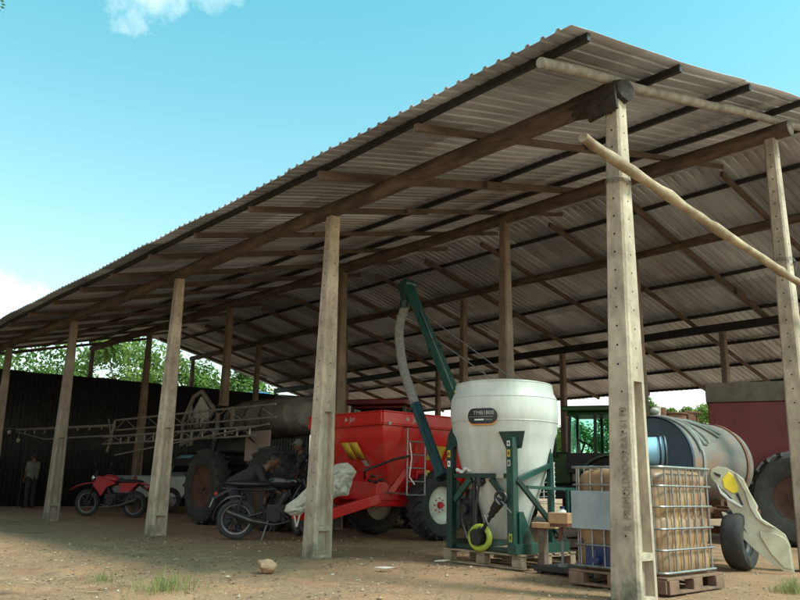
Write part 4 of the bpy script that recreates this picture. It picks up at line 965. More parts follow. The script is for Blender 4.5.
# ------------------------------------------------------------------ green tractor
def tractor(loc, rz, body, roofm, label, wheels='jdyellow', name='farm_tractor'):
    t = thing(name, label, 'tractor', loc, rz)
    b = MB(); b.box((1.35, 0, 1.35), (1.9, .8, .75)); b.box((2.25, 0, 1.1), (.2, .78, .9)); b.build('hood', body, t, bevel=.06)
    b = MB(); b.box((2.37, 0, 1.25), (.03, .6, .55)); b.build('grille', 'black', t)
    b = MB(); b.box((.9, 0, .85), (2.6, .5, .4)); b.box((-.6, 0, .9), (1.0, .6, .6)); b.beam((2., -.8, .55), (2., .8, .55), .14, .14); b.build('chassis', 'black', t, bevel=.02)
    b = MB()
    for x, y in ((.42, .62), (.42, -.62), (-.85, .66), (-.85, -.66), (-.2, .66), (-.2, -.66)): b.beam((x, y, 1.35), (x * .93 - .03, y * .93, 2.62), .07, .07)
    b.box((-.22, 0, 1.30), (1.3, 1.3, .12)); b.build('cab_frame', 'black', t, bevel=.01)
    for y in (.64, -.64): b = MB(); b.box((-.22, y, 1.52), (1.2, .03, .34)); b.build('cab_panel', 'black', t)
    b = MB(); b.box((-.22, 0, 2.70), (1.55, 1.45, .13)); b.box((-.22, 0, 2.60), (1.3, 1.25, .08)); rf = b.build('cab_roof', roofm, t, bevel=.04)
    b = MB(); b.box((.57, .35, 2.66), (.03, .2, .07)); b.box((.57, -.35, 2.66), (.03, .2, .07)); b.build('lamp', 'orange', rf)
    for y in (.625, -.625):
        b = MB(); b.box((-.22, y, 2.13), (1.1, .008, .85)); b.build('side_window', 'glass', t)
    b = MB(); b.box((.38, 0, 2.1), (.008, 1.1, .9)); b.build('windscreen', 'glass', t); b = MB(); b.box((-.82, 0, 2.1), (.008, 1.1, .9)); b.build('rear_window', 'glass', t)
    b = MB(); b.box((-.4, 0, 1.55), (.5, .5, .14)); b.box((-.62, 0, 1.85), (.14, .48, .6)); b.build('seat', 'cloth', t, bevel=.03)
    b = MB(); b.torus((.12, 0, 1.95), (-.5, 0, 1), .18, .018, 20, 8); b.cyl((.3, 0, 1.5), (.12, 0, 1.95), .025, n=8); b.build('steering_wheel', 'black', t)
    b = MB(); b.cyl((.75, .5, 1.6), (.75, .5, 2.6), .04, n=12); b.build('exhaust', 'black', t)
    b = MB(); b.beam((.45, -.68, 2.5), (.5, -1.0, 2.45), .02, .02); b.box((.5, -1.02, 2.3), (.04, .18, .3)); b.build('mirror', 'black', t)
    for y in (.85, -.85):
        f_ = MB()
        pts = [(.86 * math.cos(a), .86 * math.sin(a)) for a in [math.radians(q) for q in range(20, 165, 12)]]; pin = [(x * .95, z * .95) for x, z in pts][::-1]
        f_.prism(pts + pin, (-.6, y, .8), (1, 0, 0), (0, 0, 1), .45); f_.build('mudguard', body, t)
    for y in (.88, -.88): wheel(t, (-.6, y, .8), (0, 1, 0), .8, .42, .44, wheels, wheels, lugs=18); wheel(t, (1.95, y * .93, .52), (0, 1, 0), .52, .3, .28, wheels, wheels, lugs=18)
    return t
tractor((-7.35, 9.75, .0), math.radians(207), 'jdgreen', 'jdgreen', 'green cab tractor with yellow wheel hubs parked behind the white tank')
rt = tractor((-10.3, 6.0, 0), math.radians(120), 'dkred', 'dkred', 'dark red cab tractor standing behind the red hopper spreader', wheels='dkred')

# ------------------------------------------------------------------ sprayer
sy = thing('field_sprayer', 'self propelled field sprayer with long folded boom and grey green tank', 'sprayer', (-12.4, 3.6, 0))
b = MB(); b.beam((-2.6, -.7, 1.35), (2.6, -.7, 1.35), .14, .18); b.beam((-2.6, .7, 1.35), (2.6, .7, 1.35), .14, .18); b.box((-1.4, 0, 1.25), (.2, 1.6, .2)); b.box((1.6, 0, 1.25), (.2, 1.6, .2)); b.box((.3, -.3, 1.1), (1.6, .8, .5)); b.build('chassis', 'black', sy, bevel=.01)
b = MB(); b.lathe([(.02, -1.45), (.35, -1.42), (.52, -1.25), (.56, -.9), (.56, .9), (.52, 1.25), (.35, 1.42), (.02, 1.45)], (0.95, 0, 0), (1, 0, 0), 32, cap=False)
b.v = [(x, y * 1.25, z * .76 + 2.30) for x, y, z in b.v]; tnk = b.build('tank', 'sprtank', sy)
for xx in (.1, .75, 1.4): b = MB(); b.tube([(xx, .72 * math.cos(2 * PI * q / 24), 2.30 + .44 * math.sin(2 * PI * q / 24)) for q in range(24)], .02, 6, closed=True); b.build('tank_hoop', 'darkrust', tnk)
b = MB(); b.tube([(.0, -1.0, 1.4), (.3, -1.05, 1.9), (.9, -1.05, 1.75), (1.3, -1.05, 1.95), (2.2, -1.0, 1.5)], .03, 8); b.build('hose', 'black', sy)
b = MB(); b.cyl((1.2, 0, 2.7), (1.2, 0, 2.8), .18, n=20); b.build('tank_lid', 'black', sy)
b = MB(); b.box((1.9, -1.02, 1.62), (.95, .05, .62)); b.build('side_panel', 'pink', sy, bevel=.03)
b = MB(); b.box((-1.35, 0, 2.1), (1.25, 1.3, 1.15)); b.build('cab', 'black', sy, bevel=.1)
b = MB(); b.prism([(-.35, -.3), (-.42, .1), (-.1, .42), (.28, .12), (.3, -.3)], (-.75, -.95, 2.42), (1, 0, 0), (0, 0, 1), .05); b.build('end_panel', 'offwhite', sy)
b = MB()
for p0, p1 in (((-1.6, -1, 2.3), (-1.15, -1, 2.85)), ((-1.15, -1, 2.85), (-.75, -1, 2.95)), ((-.75, -1, 2.95), (-.1, -1, 2.5)), ((-.1, -1, 2.5), (-.7, -1, 1.9)), ((-1.6, -1, 2.3), (-1.6, -1, 1.7)), ((-.7, -1, 1.9), (-1.6, -1, 1.75)), ((-1.3, -.98, 2.65), (-1.3, -.98, 1.7)), ((.1, -1, 2.4), (.1, -1, 1.8)), ((.75, -1, 2.5), (.75, -1, 1.9)), ((-1.0, -1.05, 2.35), (-1.0, -1.05, 1.7))):
    b = MB(); b.beam(p0, p1, .06, .08); b.build('boom_bracket', 'boom', sy, bevel=.006)
# boom arms: left part runs out past the machine to the far left
def boom(pts0, pts1, zt, zb, name='boom'):
    b = MB(); a = V(pts0); c = V(pts1); n = int((c - a).length / .55)
    b.cyl((a.x, a.y, zt), (c.x, c.y, zt), .024, n=8); b.cyl((a.x, a.y + .02, zb), (c.x, c.y + .02, zb), .022, n=8)
    for i in range(n):
        p = a.lerp(c, i / n); q = a.lerp(c, (i + 1) / n)
        if i % 2: b.cyl((p.x, p.y, zt), (q.x, q.y, zb), .010, n=6)
        else: b.cyl((p.x, p.y, zb), (q.x, q.y, zt), .010, n=6)
    return b.build(name, 'boom', sy)
boom((2.7, -1.15, 0), (-4.4, -1.55, 0), 2.42, 2.16, 'boom_arm'); boom((2.3, -1.35, 0), (-4.6, -1.75, 0), 1.98, 1.80, 'boom_arm')
b = MB(); b.cyl((-4.3, -1.6, 2.28), (-10.2, -2.35, 2.36), .035, n=8); b.cyl((-4.3, -1.62, 2.02), (-8.2, -2.1, 2.02), .022, n=8); b.cyl((-8.2, -2.1, 2.02), (-10.2, -2.35, 2.3), .015, n=8)
for k in range(9): t_ = k / 8.5; b.cyl((-4.3 - 5.6 * t_, -1.6 - .72 * t_, 2.3), (-4.3 - 5.6 * t_, -1.6 - .72 * t_, 2.2), .022, n=6)
b.build('boom_tip', 'boom', sy)
b = MB(); b.cyl((-3.7, -1.75, 1.5), (2.9, -1.4, 2.0), .018, n=8); b.cyl((-4.3, -1.6, 2.4), (-4.5, -1.65, 1.6), .03, n=8); b.cyl((-4.5, -1.7, 2.45), (-4.1, -1.7, 1.85), .02, n=8); b.build('boom_stay', 'boom', sy)
b = MB()
for k in range(14): x = 2.2 - k * .5; b.cyl((x, -1.4, 1.98), (x, -1.4, 1.84), .02, n=6); b.sphere((x, -1.4, 1.83), .025, n=6, m=4)
b.build('nozzle', 'offwhite', sy)
b = MB()
for k in range(5):
    b.tube([(-1.6 + .5 * k, -1.08, 2.3), (-1.4 + .5 * k, -1.2, 2.0 - .05 * k), (-1.1 + .5 * k, -1.15, 1.85), (-.8 + .5 * k, -1.1, 2.25)], .015, 6)
b.build('hose', 'black', sy)
for x, y in ((.2, -1.2), (.2, 1.2), (2.75, 1.2)): wheel(sy, (x, y, .78), (0, 1, 0), .78, .36, .46, 'darkrust', 'darkrust', lugs=20)
wheel(sy, (2.75, -1.2, .78), (0, 1, 0), .78, .36, .46, 'darkrust', 'darkrust', lugs=20)
# white nozzle bottles hanging on a line near the wall
ln = thing('nozzle_line', 'row of small white nozzle caps hanging on a line before the dark wall', 'nozzle row', (-22.8, .6, 2.3), math.radians(80))
b = MB(); b.cyl((-1.4, 0, .1), (1.0, 0, .1), .006, n=5); b.build('line', 'steel', ln)
for k in range(8):
    b = MB(); x = -1.2 + .28 * k; z = (-.22 if k % 2 else .02); b.cyl((x, 0, z), (x, 0, .1), .004, n=4); b.lathe([(.02, -.1), (.05, -.08), (.055, .0), (.02, .03)], (x, 0, z), n=10); b.build('nozzle_cap', 'offwhite', ln)
for s_ in (-1.4, 1.0):
    b = MB(); b.cyl((s_, 0, -2.3), (s_, 0, .14), .02, n=8); b.build('stake', 'black', ln)

# ------------------------------------------------------------------ pickup
pk = thing('silver_pickup', 'silver grey pickup seen from its tailgate parked in the dark left bay', 'pickup', (-19.0, 3.35, 0))
b = MB(); poly = [(0, .42), (.02, 1.03), (1.75, 1.05), (1.95, 1.62), (2.1, 1.70), (3.1, 1.68), (3.75, 1.12), (4.9, 1.0), (5.05, .75), (5.05, .4)]
b.prism([(y, z) for y, z in poly], (0, 0, 0), (0, 1, 0), (0, 0, 1), 1.72); b.build('body', 'silver', pk, bevel=.04)
b = MB(); b.box((0, -.025, .78), (1.45, .05, .5)); tg = b.build('tailgate', 'silver', pk, bevel=.015)
b = MB(); b.box((-.05, -.06, .93), (.25, .03, .05)); b.box((-.05, -.06, .74), (.12, .03, .07)); b.build('handle', 'black', tg)
for s_ in (-1, 1): b = MB(); b.box((s_ * .80, -.02, .80), (.12, .06, .4)); b.build('tail_lamp', 'redglass', pk, bevel=.01)
b = MB(); b.box((0, -.09, .45), (1.75, .16, .16)); b.build('bumper', 'black', pk, bevel=.02)
for s_ in (-1, 1):
    b = MB(); b.prism([(2.0, 1.12), (2.15, 1.6), (3.05, 1.58), (3.55, 1.12)], (s_ * .866, 0, 0), (0, 1, 0), (0, 0, 1), .006); b.build('side_window', 'gloss', pk)
b = MB(); b.box((0, 1.84, 1.36), (1.35, .01, .4), Matrix.Rotation(-.32, 3, 'X')); b.build('rear_window', 'gloss', pk)
for x in (-.78, .78):
    for y in (1.05, 4.1): wheel(pk, (x, y, .36), (1, 0, 0), .36, .24, .2, 'steel', 'steel')

# ------------------------------------------------------------------ motorcycles
def motorcycle(loc, rz, label, paint='gloss', dirt=False, lean=.0):
    t = thing('motorcycle', label, 'motorcycle', loc, rz, 'motorcycles parked in the shed', tilt=(lean, 0))
    Rw = .31; WB = 1.30
    wheel(t, (0, 0, Rw), (0, 1, 0), Rw, .10, .235, 'steel', 'darksteel', spokes=24, lugs=26 if dirt else 0); wheel(t, (WB, 0, Rw + .01), (0, 1, 0), Rw + .01, .09, .245, 'steel', 'darksteel', spokes=24, lugs=26 if dirt else 0)
    b = MB()
    for y in (-.075, .075): b.cyl((WB, y, Rw), (WB - .28, y, .95), .022, n=10); b.cyl((0, y, Rw), (.42, y, .42), .02, n=8); b.cyl((-.0, y, .36), (.08, y, .72), .016, n=8)
    b.tube([(WB - .3, 0, .92), (.75, 0, .80), (.3, 0, .76), (-.25, 0, .78)], .022, 8); b.tube([(WB - .3, 0, .85), (WB - .5, 0, .5), (.72, 0, .28), (.4, 0, .3), (.35, 0, .75)], .02, 8); b.build('frame', 'black', t)
    b = MB(); b.box((.62, 0, .42), (.3, .22, .26)); b.cyl((.66, 0, .5), (.78, 0, .72), .085, n=14); [b.cyl((.68 + .025 * k, 0, .54 + .035 * k), (.688 + .025 * k, 0, .55 + .035 * k), .105, n=14) for k in range(5)]; b.cyl((.6, -.16, .38), (.6, .16, .38), .1, n=18); b.build('engine', 'black', t, bevel=.012)
    b = MB(); b.sphere((.72, 0, .90), .2, (1.25, .62, .62), 20, 12); b.build('fuel_tank', paint, t)
    b = MB(); b.sphere((.18, 0, .86), .3, (1.35, .42, .2), 18, 10); b.build('seat', 'black', t)
    b = MB(); b.tube([(.72, .12, .42), (.85, .13, .3), (.6, .15, .24), (.25, .16, .30), (-.15, .17, .44)], [.02, .02, .025, .045, .048], 12); b.tube([(.72, -.12, .42), (.85, -.13, .3), (.6, -.15, .24), (.25, -.16, .30), (-.15, -.17, .44)], [.02, .02, .025, .045, .048], 12); b.build('exhaust', 'darksteel', t)
    b = MB()
    for sd_ in (1,):
        w_ = .07 if not dirt else .085
        if dirt: arc = [(WB + .50, .62), (WB + .3, .74), (WB + .05, .80), (WB - .25, .84)]
        else: arc = [(WB + (Rw + .05) * math.cos(a), Rw + (Rw + .05) * math.sin(a)) for a in [math.radians(q) for q in range(20, 150, 13)]]
        vs = [];
        for x, z in arc: vs += [(x, -w_, z - .015), (x, -w_ * .5, z + .012), (x, w_ * .5, z + .012), (x, w_, z - .015)]
        b.add(vs, [(4 * i + k, 4 * i + k + 1, 4 * i + 5 + k, 4 * i + 4 + k) for i in range(len(arc) - 1) for k in range(3)])
    b.build('front_mudguard', paint, t).modifiers.new('t', 'SOLIDIFY').thickness = .008
    b = MB()
    arc = [(-.52, .66), (-.35, .78), (-.1, .86), (.2, .84)] if dirt else [((Rw + .06) * math.cos(a), Rw + (Rw + .06) * math.sin(a)) for a in [math.radians(q) for q in range(70, 195, 12)]]
    vs = []
    for x, z in arc: vs += [(x, -.08, z - .02), (x, -.05, z + .012), (x, .05, z + .012), (x, .08, z - .02)]
    b.add(vs, [(4 * i + k, 4 * i + k + 1, 4 * i + 5 + k, 4 * i + 4 + k) for i in range(len(arc) - 1) for k in range(3)]); b.build('rear_mudguard', paint, t).modifiers.new('t', 'SOLIDIFY').thickness = .008
    if dirt:
        for s_ in (-1, 1):
            b = MB(); b.prism([(.45, .82), (.95, 1.0), (1.1, .78), (.85, .5), (.7, .72)], (0, s_ * .15, 0), (1, 0, 0), (0, 0, 1), .012); b.build('side_shroud', paint, t, bevel=.004)
            b = MB(); b.prism([(-.15, .84), (.4, .82), (.35, .6), (.1, .62)], (0, s_ * .11, 0), (1, 0, 0), (0, 0, 1), .012); b.build('side_panel', paint, t, bevel=.004)
    b = MB(); b.tube([(WB - .42, -.38, 1.05), (WB - .34, -.22, 1.09), (WB - .30, -.08, 1.0), (WB - .30, .08, 1.0), (WB - .34, .22, 1.09), (WB - .42, .38, 1.05)], .013, 8)
    b.cyl((WB - .42, -.38, 1.05), (WB - .46, -.50, 1.03), .02, n=8); b.cyl((WB - .42, .38, 1.05), (WB - .46, .5, 1.03), .02, n=8); hb = b.build('handlebar', 'black', t)
    for s_ in (-1, 1):
        b = MB(); b.cyl((WB - .36, s_ * .27, 1.07), (WB - .36, s_ * .34, 1.24), .006, n=6); b.sphere((WB - .36, s_ * .36, 1.26), .055, (.35, 1.2, .8), 12, 8); b.build('mirror', 'black', hb)
    b = MB(); b.sphere((WB - .15, 0, .93), .09, (.8, 1, 1), 14, 10); b.build('headlamp', 'chrome', t)
    b = MB(); b.box((-.40, 0, .56), (.012, .17, .14), Matrix.Rotation(.35, 3, 'Y')); b.build('number_plate', 'offwhite', t); b = MB(); b.beam((-.1, 0, .78), (-.40, 0, .62), .07, .04); b.build('plate_bracket', 'black', t); b = MB(); b.box((-.34, 0, .70), (.05, .1, .05)); b.build('tail_lamp', 'redglass', t, bevel=.008)
    b = MB(); b.cyl((.5, -.14, .3), (.42, -.26, .02), .012, n=8); b.cyl((.6, .12, .28), (.6, .24, .28), .014, n=8); b.build('side_stand', 'steel', t)
    return t
motorcycle((-7.78, .62, 0), math.radians(57), 'black road motorcycle with bright spoked wheels parked beside the mossy post', lean=.06)
motorcycle((-15.65, 2.3, 0), math.radians(217), 'red dirt bike with raised front mudguard beside the silver pickup', paint='dkred2', dirt=True, lean=-.05)
motorcycle((-9.3, 2.35, 0), math.radians(-15), 'second black motorcycle standing just behind the front one near the standing person', lean=.08)
for k, (x, y, h_, m_, lb) in enumerate(((-11.0, 3.0, .86, 'black', 'black oil drum under the sprayer behind the motorcycles'), (-9.9, 3.9, .88, 'darkrust', 'rusty brown oil drum behind the standing person'))):
    t = thing('oil_drum', lb, 'oil drum', (x, y, 0), k * 1.1, 'oil drums in the left bays')
    b = MB(); b.lathe([(.01, 0), (.29, 0), (.30, .02), (.285, .04), (.285, h_ * .33), (.298, h_ * .35), (.285, h_ * .37), (.285, h_ * .64), (.298, h_ * .66), (.285, h_ * .68), (.285, h_ - .03), (.30, h_ - .01), (.29, h_), (.27, h_ - .02), (.01, h_ - .02)], n=32, cap=False); b.build('body', m_, t)
    b = MB(); b.cyl((.17, 0, h_ - .02), (.17, 0, h_ + .005), .035, n=12); b.build('bung', 'steel', t)
motorcycle((-22.2, -.1, 0), math.radians(235), 'dark motorcycle half hidden at the far left edge of the shed', lean=-.05)

# ------------------------------------------------------------------ people
def person(loc, rz, label, J, shirt, trousers, cap=None, look=0., group='people in the shed'):
    t = thing('person', label, 'person', loc, rz, group)
    def remesh(o, v=.009, it=4):
        r_ = o.modifiers.new('r', 'REMESH'); r_.mode = 'VOXEL'; r_.voxel_size = v; r_.use_smooth_shade = True
        s_ = o.modifiers.new('s', 'SMOOTH'); s_.iterations = it; s_.factor = .5
    b = MB(); g_ = {k: V(v) for k, v in J.items()}
    hd = g_['head']; nk = g_['neck']; ch = g_['chest']; pv = g_['pelvis']; up = (hd - nk).normalized(); fw = g_.get('face', V((1, 0, 0))).normalized()
    sd_ = up.cross(fw).normalized(); Rm = Matrix((fw, sd_, up)).transposed()
    b.sphere(hd, .1, (.98, .78, 1.2), 18, 14, R=Rm); b.sphere(hd + fw * .03 - up * .06, .07, (.95, .8, .8), 12, 10, R=Rm)
    b.capsule(hd + fw * .085 + up * .005, hd + fw * .118 - up * .025, .012, .018, 8)
    for s_ in (-1, 1): b.sphere(hd + sd_ * s_ * .078 - up * .005, .03, (.7, .35, 1), 10, 8, R=Rm); b.sphere(hd + fw * .084 + sd_ * s_ * .032 + up * .012, .013, n=8, m=6)
    b.capsule(hd + fw * .09 - up * .06 - sd_ * .02, hd + fw * .09 - up * .06 + sd_ * .02, .009, .009, 8)
    b.capsule(hd - up * .07, nk, .055, .06)
    ax = (g_['shR'] - g_['shL']).normalized()
    tor = [(ch, .13), (pv, .12)]
    b.capsule(g_['shL'] - ax * -.03, g_['shR'] - ax * .03, .06, .06); b.capsule(ch - ax * .07, pv - ax * .06, .12, .11); b.capsule(ch + ax * .07, pv + ax * .06, .12, .11); b.capsule(nk, ch, .07, .12)
    for s_ in 'LR':
        sh, el, wr = g_['sh' + s_], g_['el' + s_], g_['wr' + s_]; hp_, kn, an = g_['hip' + s_], g_['kn' + s_], g_['an' + s_]
        b.capsule(sh, el, .052, .042); b.capsule(el, wr, .04, .027)
        d = (wr - el).normalized(); A, B_, _ = frame_of(d)
        b.capsule(wr, wr + d * .085, .026, .034); b.capsule(wr + A * .02, wr + d * .08 + A * .025, .018, .016); b.capsule(wr - A * .02, wr + d * .08 - A * .025, .018, .016)
        for q, (o_, l_) in enumerate(((-.033, .06), (-.011, .072), (.011, .068), (.033, .052))):
            p0 = wr + d * .085 + A * o_; p1 = p0 + d * l_ * .55 + B_ * .008; p2 = p1 + d * l_ * .35 + B_ * .025; b.capsule(p0, p1, .0095, .009, 8); b.capsule(p1, p2, .009, .008, 8)
        p0 = wr + d * .03 - A * .03; p1 = p0 + d * .03 - A * .03; b.capsule(p0, p1, .012, .011, 8); b.capsule(p1, p1 + d * .03 - A * .005, .011, .009, 8)
        b.capsule(hp_, kn, .085, .06); b.capsule(kn, an, .055, .04); fd = V((1, 0, 0)); b.capsule(an - V((.02, 0, .03)), an + fd * .15 - V((0, 0, .045)), .04, .035)
    body = b.build('body', 'skin', t, angle=180); remesh(body)
    c = MB(); c.capsule(g_['shL'] - ax * -.03, g_['shR'] - ax * .03, .075, .075); c.capsule(ch - ax * .07, pv - ax * .06, .138, .13); c.capsule(ch + ax * .07, pv + ax * .06, .138, .13); c.capsule(nk.lerp(ch, .35), ch, .08, .14)
    for s_ in 'LR': sh, el, wr = g_['sh' + s_], g_['el' + s_], g_['wr' + s_]; c.capsule(sh, sh.lerp(el, .85 if shirt != 'cloth' else 1.), .07, .058); (c.capsule(el, el.lerp(wr, .85), .057, .042) if shirt == 'cloth' else None)
    o = c.build('shirt', shirt, t, angle=180); remesh(o, .012, 6)
    c = MB(); c.capsule(g_['hipL'], g_['hipR'], .12, .12); c.capsule(pv + (ch - pv) * .1, pv, .125, .13)
    for s_ in 'LR': c.capsule(g_['hip' + s_], g_['kn' + s_], .1, .075); c.capsule(g_['kn' + s_], g_['an' + s_].lerp(g_['kn' + s_], .08), .072, .06)
    o = c.build('trousers', trousers, t, angle=180); remesh(o, .012, 6)
    c = MB()
    for s_ in 'LR': an = g_['an' + s_]; c.capsule(an - V((.03, 0, .035)), an + V((.16, 0, -.045)), .046, .04); c.capsule(an - V((.03, 0, .04)), an, .045, .045)
    o = c.build('shoes', 'black', t, angle=180); remesh(o, .012, 3)
    c = MB(); c.sphere(hd + up * .025 - fw * .012, .104, (1.0, .84, 1.08), 18, 12, R=Rm); c.v = [v for v in c.v]
    if cap:
        c = MB(); c.sphere(hd + up * .045 - fw * .005, .106, (1.02, .86, .86), 18, 12, R=Rm); c.capsule(hd + up * .05 + fw * .08 - sd_ * .04, hd + up * .045 + fw * .17 - sd_ * .02, .012, .010); c.capsule(hd + up * .05 + fw * .08 + sd_ * .04, hd + up * .045 + fw * .17 + sd_ * .02, .012, .010); c.capsule(hd + up * .05 + fw * .08, hd + up * .045 + fw * .18, .012, .010)
        o = c.build('cap', cap, t, angle=180); remesh(o, .01, 3)
    c = MB(); c.sphere(hd + up * .03 - fw * .028, .1, (.95, .86, 1.05), 18, 12, R=Rm); o = c.build('hair', 'hair', t, angle=180)
    return t
# bending over the motorcycle (faces local +x, leaning forward)
person((-8.75, 1.30, 0), math.radians(42), 'person in dark shirt bending forward over the black motorcycle', dict(
    head=(.50, 0, 1.26), neck=(.38, 0, 1.14), chest=(.22, 0, 1.06), pelvis=(-.18, 0, .86), face=(.75, 0, -.6), shL=(.30, .19, 1.10), shR=(.30, -.19, 1.10),
    elL=(.46, .26, .88), elR=(.44, -.27, .86), wrL=(.66, .20, .76), wrR=(.64, -.20, .74), hipL=(-.18, .1, .84), hipR=(-.18, -.1, .84), knL=(-.02, .14, .45), knR=(-.10, -.13, .45), anL=(-.12, .14, .09), anR=(-.28, -.13, .09)), 'cloth', 'denim')
person((-9.15, 2.75, 0), math.radians(250), 'person standing in dark clothes and white cap with one arm held out', dict(
    head=(.04, 0, 1.60), neck=(0, 0, 1.45), chest=(0, 0, 1.28), pelvis=(0, 0, .95), face=(1, .1, -.15), shL=(0, .19, 1.38), shR=(0, -.19, 1.38),
    elL=(.16, .25, 1.16), elR=(.22, -.30, 1.24), wrL=(.38, .2, 1.16), wrR=(.44, -.38, 1.20), hipL=(0, .1, .92), hipR=(0, -.1, .92), knL=(.04, .12, .5), knR=(.02, -.12, .5), anL=(0, .13, .09), anR=(-.03, -.13, .09)), 'cloth', 'denim', cap='greycloth')
person((-22.5, 1.85, 0), math.radians(200), 'person in white shirt and dark trousers standing by the far left wall', dict(
    head=(.02, 0, 1.56), neck=(0, 0, 1.42), chest=(0, 0, 1.25), pelvis=(0, 0, .92), face=(1, 0, -.2), shL=(0, .16, 1.35), shR=(0, -.16, 1.35),
    elL=(.02, .2, 1.1), elR=(.02, -.2, 1.1), wrL=(.12, .17, .88), wrR=(.12, -.17, .88), hipL=(0, .09, .9), hipR=(0, -.09, .9), knL=(.02, .1, .5), knR=(.02, -.1, .5), anL=(0, .11, .09), anR=(-.03, -.11, .09)), 'greycloth', 'denim')

# slatted rack in the far corner
rk = thing('slatted_rack', 'dark slatted timber rack with daylight showing through beside the far wall end', 'rack', (-20.4, 13.6, 0), math.radians(50))
for k in range(9): b = MB(); b.box((0, .0, .3 + .36 * k), (3.2, .04, .18 + .05 * random.random())); b.build('slat', 'rafter', rk)
for x in (-1.5, 0, 1.5): b = MB(); b.box((x, .05, 1.7), (.1, .06, 3.4)); b.build('upright', 'rafter', rk)

# blue water tank beyond wall
wt = thing('water_tank', 'round blue water tank showing just above the dark wall', 'water tank', (-31.5, 15.2, 0))
b = MB(); b.lathe([(.02, 5.55), (.5, 5.5), (.9, 5.35), (1.15, 5.1), (1.2, 4.9), (1.15, 3.6), (.02, 3.6)], n=32, cap=False); b.build('tank', 'bluetank', wt)
b = MB(); [b.beam((x, y, 0), (x, y, 3.6), .15, .15) for x in (-.8, .8) for y in (-.8, .8)]; b.build('stand', 'steel', wt)

# ------------------------------------------------------------------ trees
def crown_mesh(seed, R, H, nleaf, ls):
    random.seed(seed); b = MB(); cl = []
    for k in range(34):
        u = random.random() ** .5; a = random.uniform(0, 2 * PI); z = random.uniform(-.5, .5)
        rr = R * u * math.sqrt(max(.1, 1 - (1.6 * z) ** 2 * .8)); cl.append((V((rr * math.cos(a), rr * math.sin(a), z * H)), random.uniform(.16, .34) * R))
    for _ in range(nleaf):
        c, r = random.choice(cl); d = V((random.gauss(0, 1), random.gauss(0, 1), random.gauss(0, .8))).normalized() * r * random.uniform(.55, 1.12)
        p = c + d; s_ = ls * random.uniform(.6, 1.4); n = (d.normalized() + V((random.uniform(-.7, .7), random.uniform(-.7, .7), random.uniform(-.2, .9)))).normalized()
        A, B_, _ = frame_of(n); ph = random.uniform(0, PI); X_ = A * math.cos(ph) + B_ * math.sin(ph); Y_ = n.cross(X_)
        b.add([p - X_ * s_, p + Y_ * s_ * .45, p + X_ * s_, p - Y_ * s_ * .45], [(0, 1, 2, 3)])
    return b, cl
TM = {}
def tree(loc, H, R, kind, seed, label, nl=13000, ls=.115):
    t = thing('broadleaf_tree', label, 'tree', loc, random.uniform(0, 6), 'broadleaf trees round the yard')
    base = H * .62
    b, cl = crown_mesh(seed, R, H * .75, nl, ls); b.build('crown', ('leaf', 'leaf2')[kind], t, angle=180, loc=(0, 0, base))
    random.seed(seed + 50); b = MB(); b.tube([(0, 0, -.3), (.1, .05, H * .2), (0, .1, H * .45), (.05, 0, H * .75)], [.22, .18, .13, .05], 10); b.build('trunk', 'trunk', t)
    b = MB()
    for c, r in cl[:12]: b.tube([(0.03, .05, H * .3), tuple(V((0, 0, H * .42)).lerp(c + V((0, 0, base)), .5)), tuple(c + V((0, 0, base)))], [.07, .05, .02], 6)
    b.build('limb', 'trunk', t); return t
TL = [(-37, -7.5, 7.2, 3.4, 0, 'rounded green tree beyond the wall, at the left edge of the picture'),
      (-38, -1.0, 7.0, 3.2, 1, 'yellow green tree beyond the wall, second from the left edge'),
      (-36, 4.6, 7.6, 3.5, 0, 'green tree beyond the wall between the second and third front posts'),
      (-37, 10.5, 8.4, 3.6, 1, 'fullest light green tree beyond the wall, under the peak of the far gable'),
      (-35, 15.5, 7.4, 3.2, 0, 'green tree beyond the wall just left of the blue water tank'),
      (-44, 21.5, 6.8, 2.6, 1, 'small light tree far behind the blue water tank'),
      (-24.6, 41.5, 7.0, 2.0, 0, 'small distant tree left of the tank trailer hatch'),
      (-22.0, 43.0, 6.2, 2.4, 1, 'small distant bush like tree right of the tank trailer hatch'),
      (-28.5, 39.2, 5.6, 2.8, 0, 'distant tree seen through the cab windows of the green tractor')]
for k, (x, y, H, R, kd, lb) in enumerate(TL): tree((x, y, 0), H, R, kd, 100 + k, lb)
for k, (x, y, lb) in enumerate([(-9.5, -9.2, 'nearest big unseen tree added before the shed to block sky light'), (-15.0, -8.6, 'second big unseen tree added before the shed to block sky light'), (-20.5, -8.2, 'third big unseen tree added before the shed to block sky light'), (-26.0, -8.6, 'farthest big unseen tree added before the shed to block sky light')]): tree((x, y, 0), 8.6, 4.2, 0, 200 + k, lb, 5200, .22)  # out-of-view tree row added to block sky light from the left bays
random.seed(5)
# far-off vegetation belt
b = MB()
for k in range(9000):
    a = random.uniform(math.radians(60), math.radians(200)); d = random.uniform(85, 120); x = d * math.cos(a); y = d * math.sin(a)
    hmax = 2.4 + 1.3 * noise.noise(V((a * 9, 0, 0))) + .8 * noise.noise(V((a * 31, 3, 0))); z = random.uniform(-.3, hmax); s_ = random.uniform(.35, .8)
    n = V((random.gauss(0, 1), random.gauss(0, 1), random.gauss(0, 1))).normalized(); A, B_, _ = frame_of(n)
    b.add([V((x, y, z)) - A * s_, V((x, y, z)) + B_ * s_ * .6, V((x, y, z)) + A * s_, V((x, y, z)) - B_ * s_ * .6], [(0, 1, 2, 3)])
tag(b.build('distant_bushes', 'leaf', angle=180), 'low belt of distant green bushes beyond the yard', 'bushes', kind='stuff')
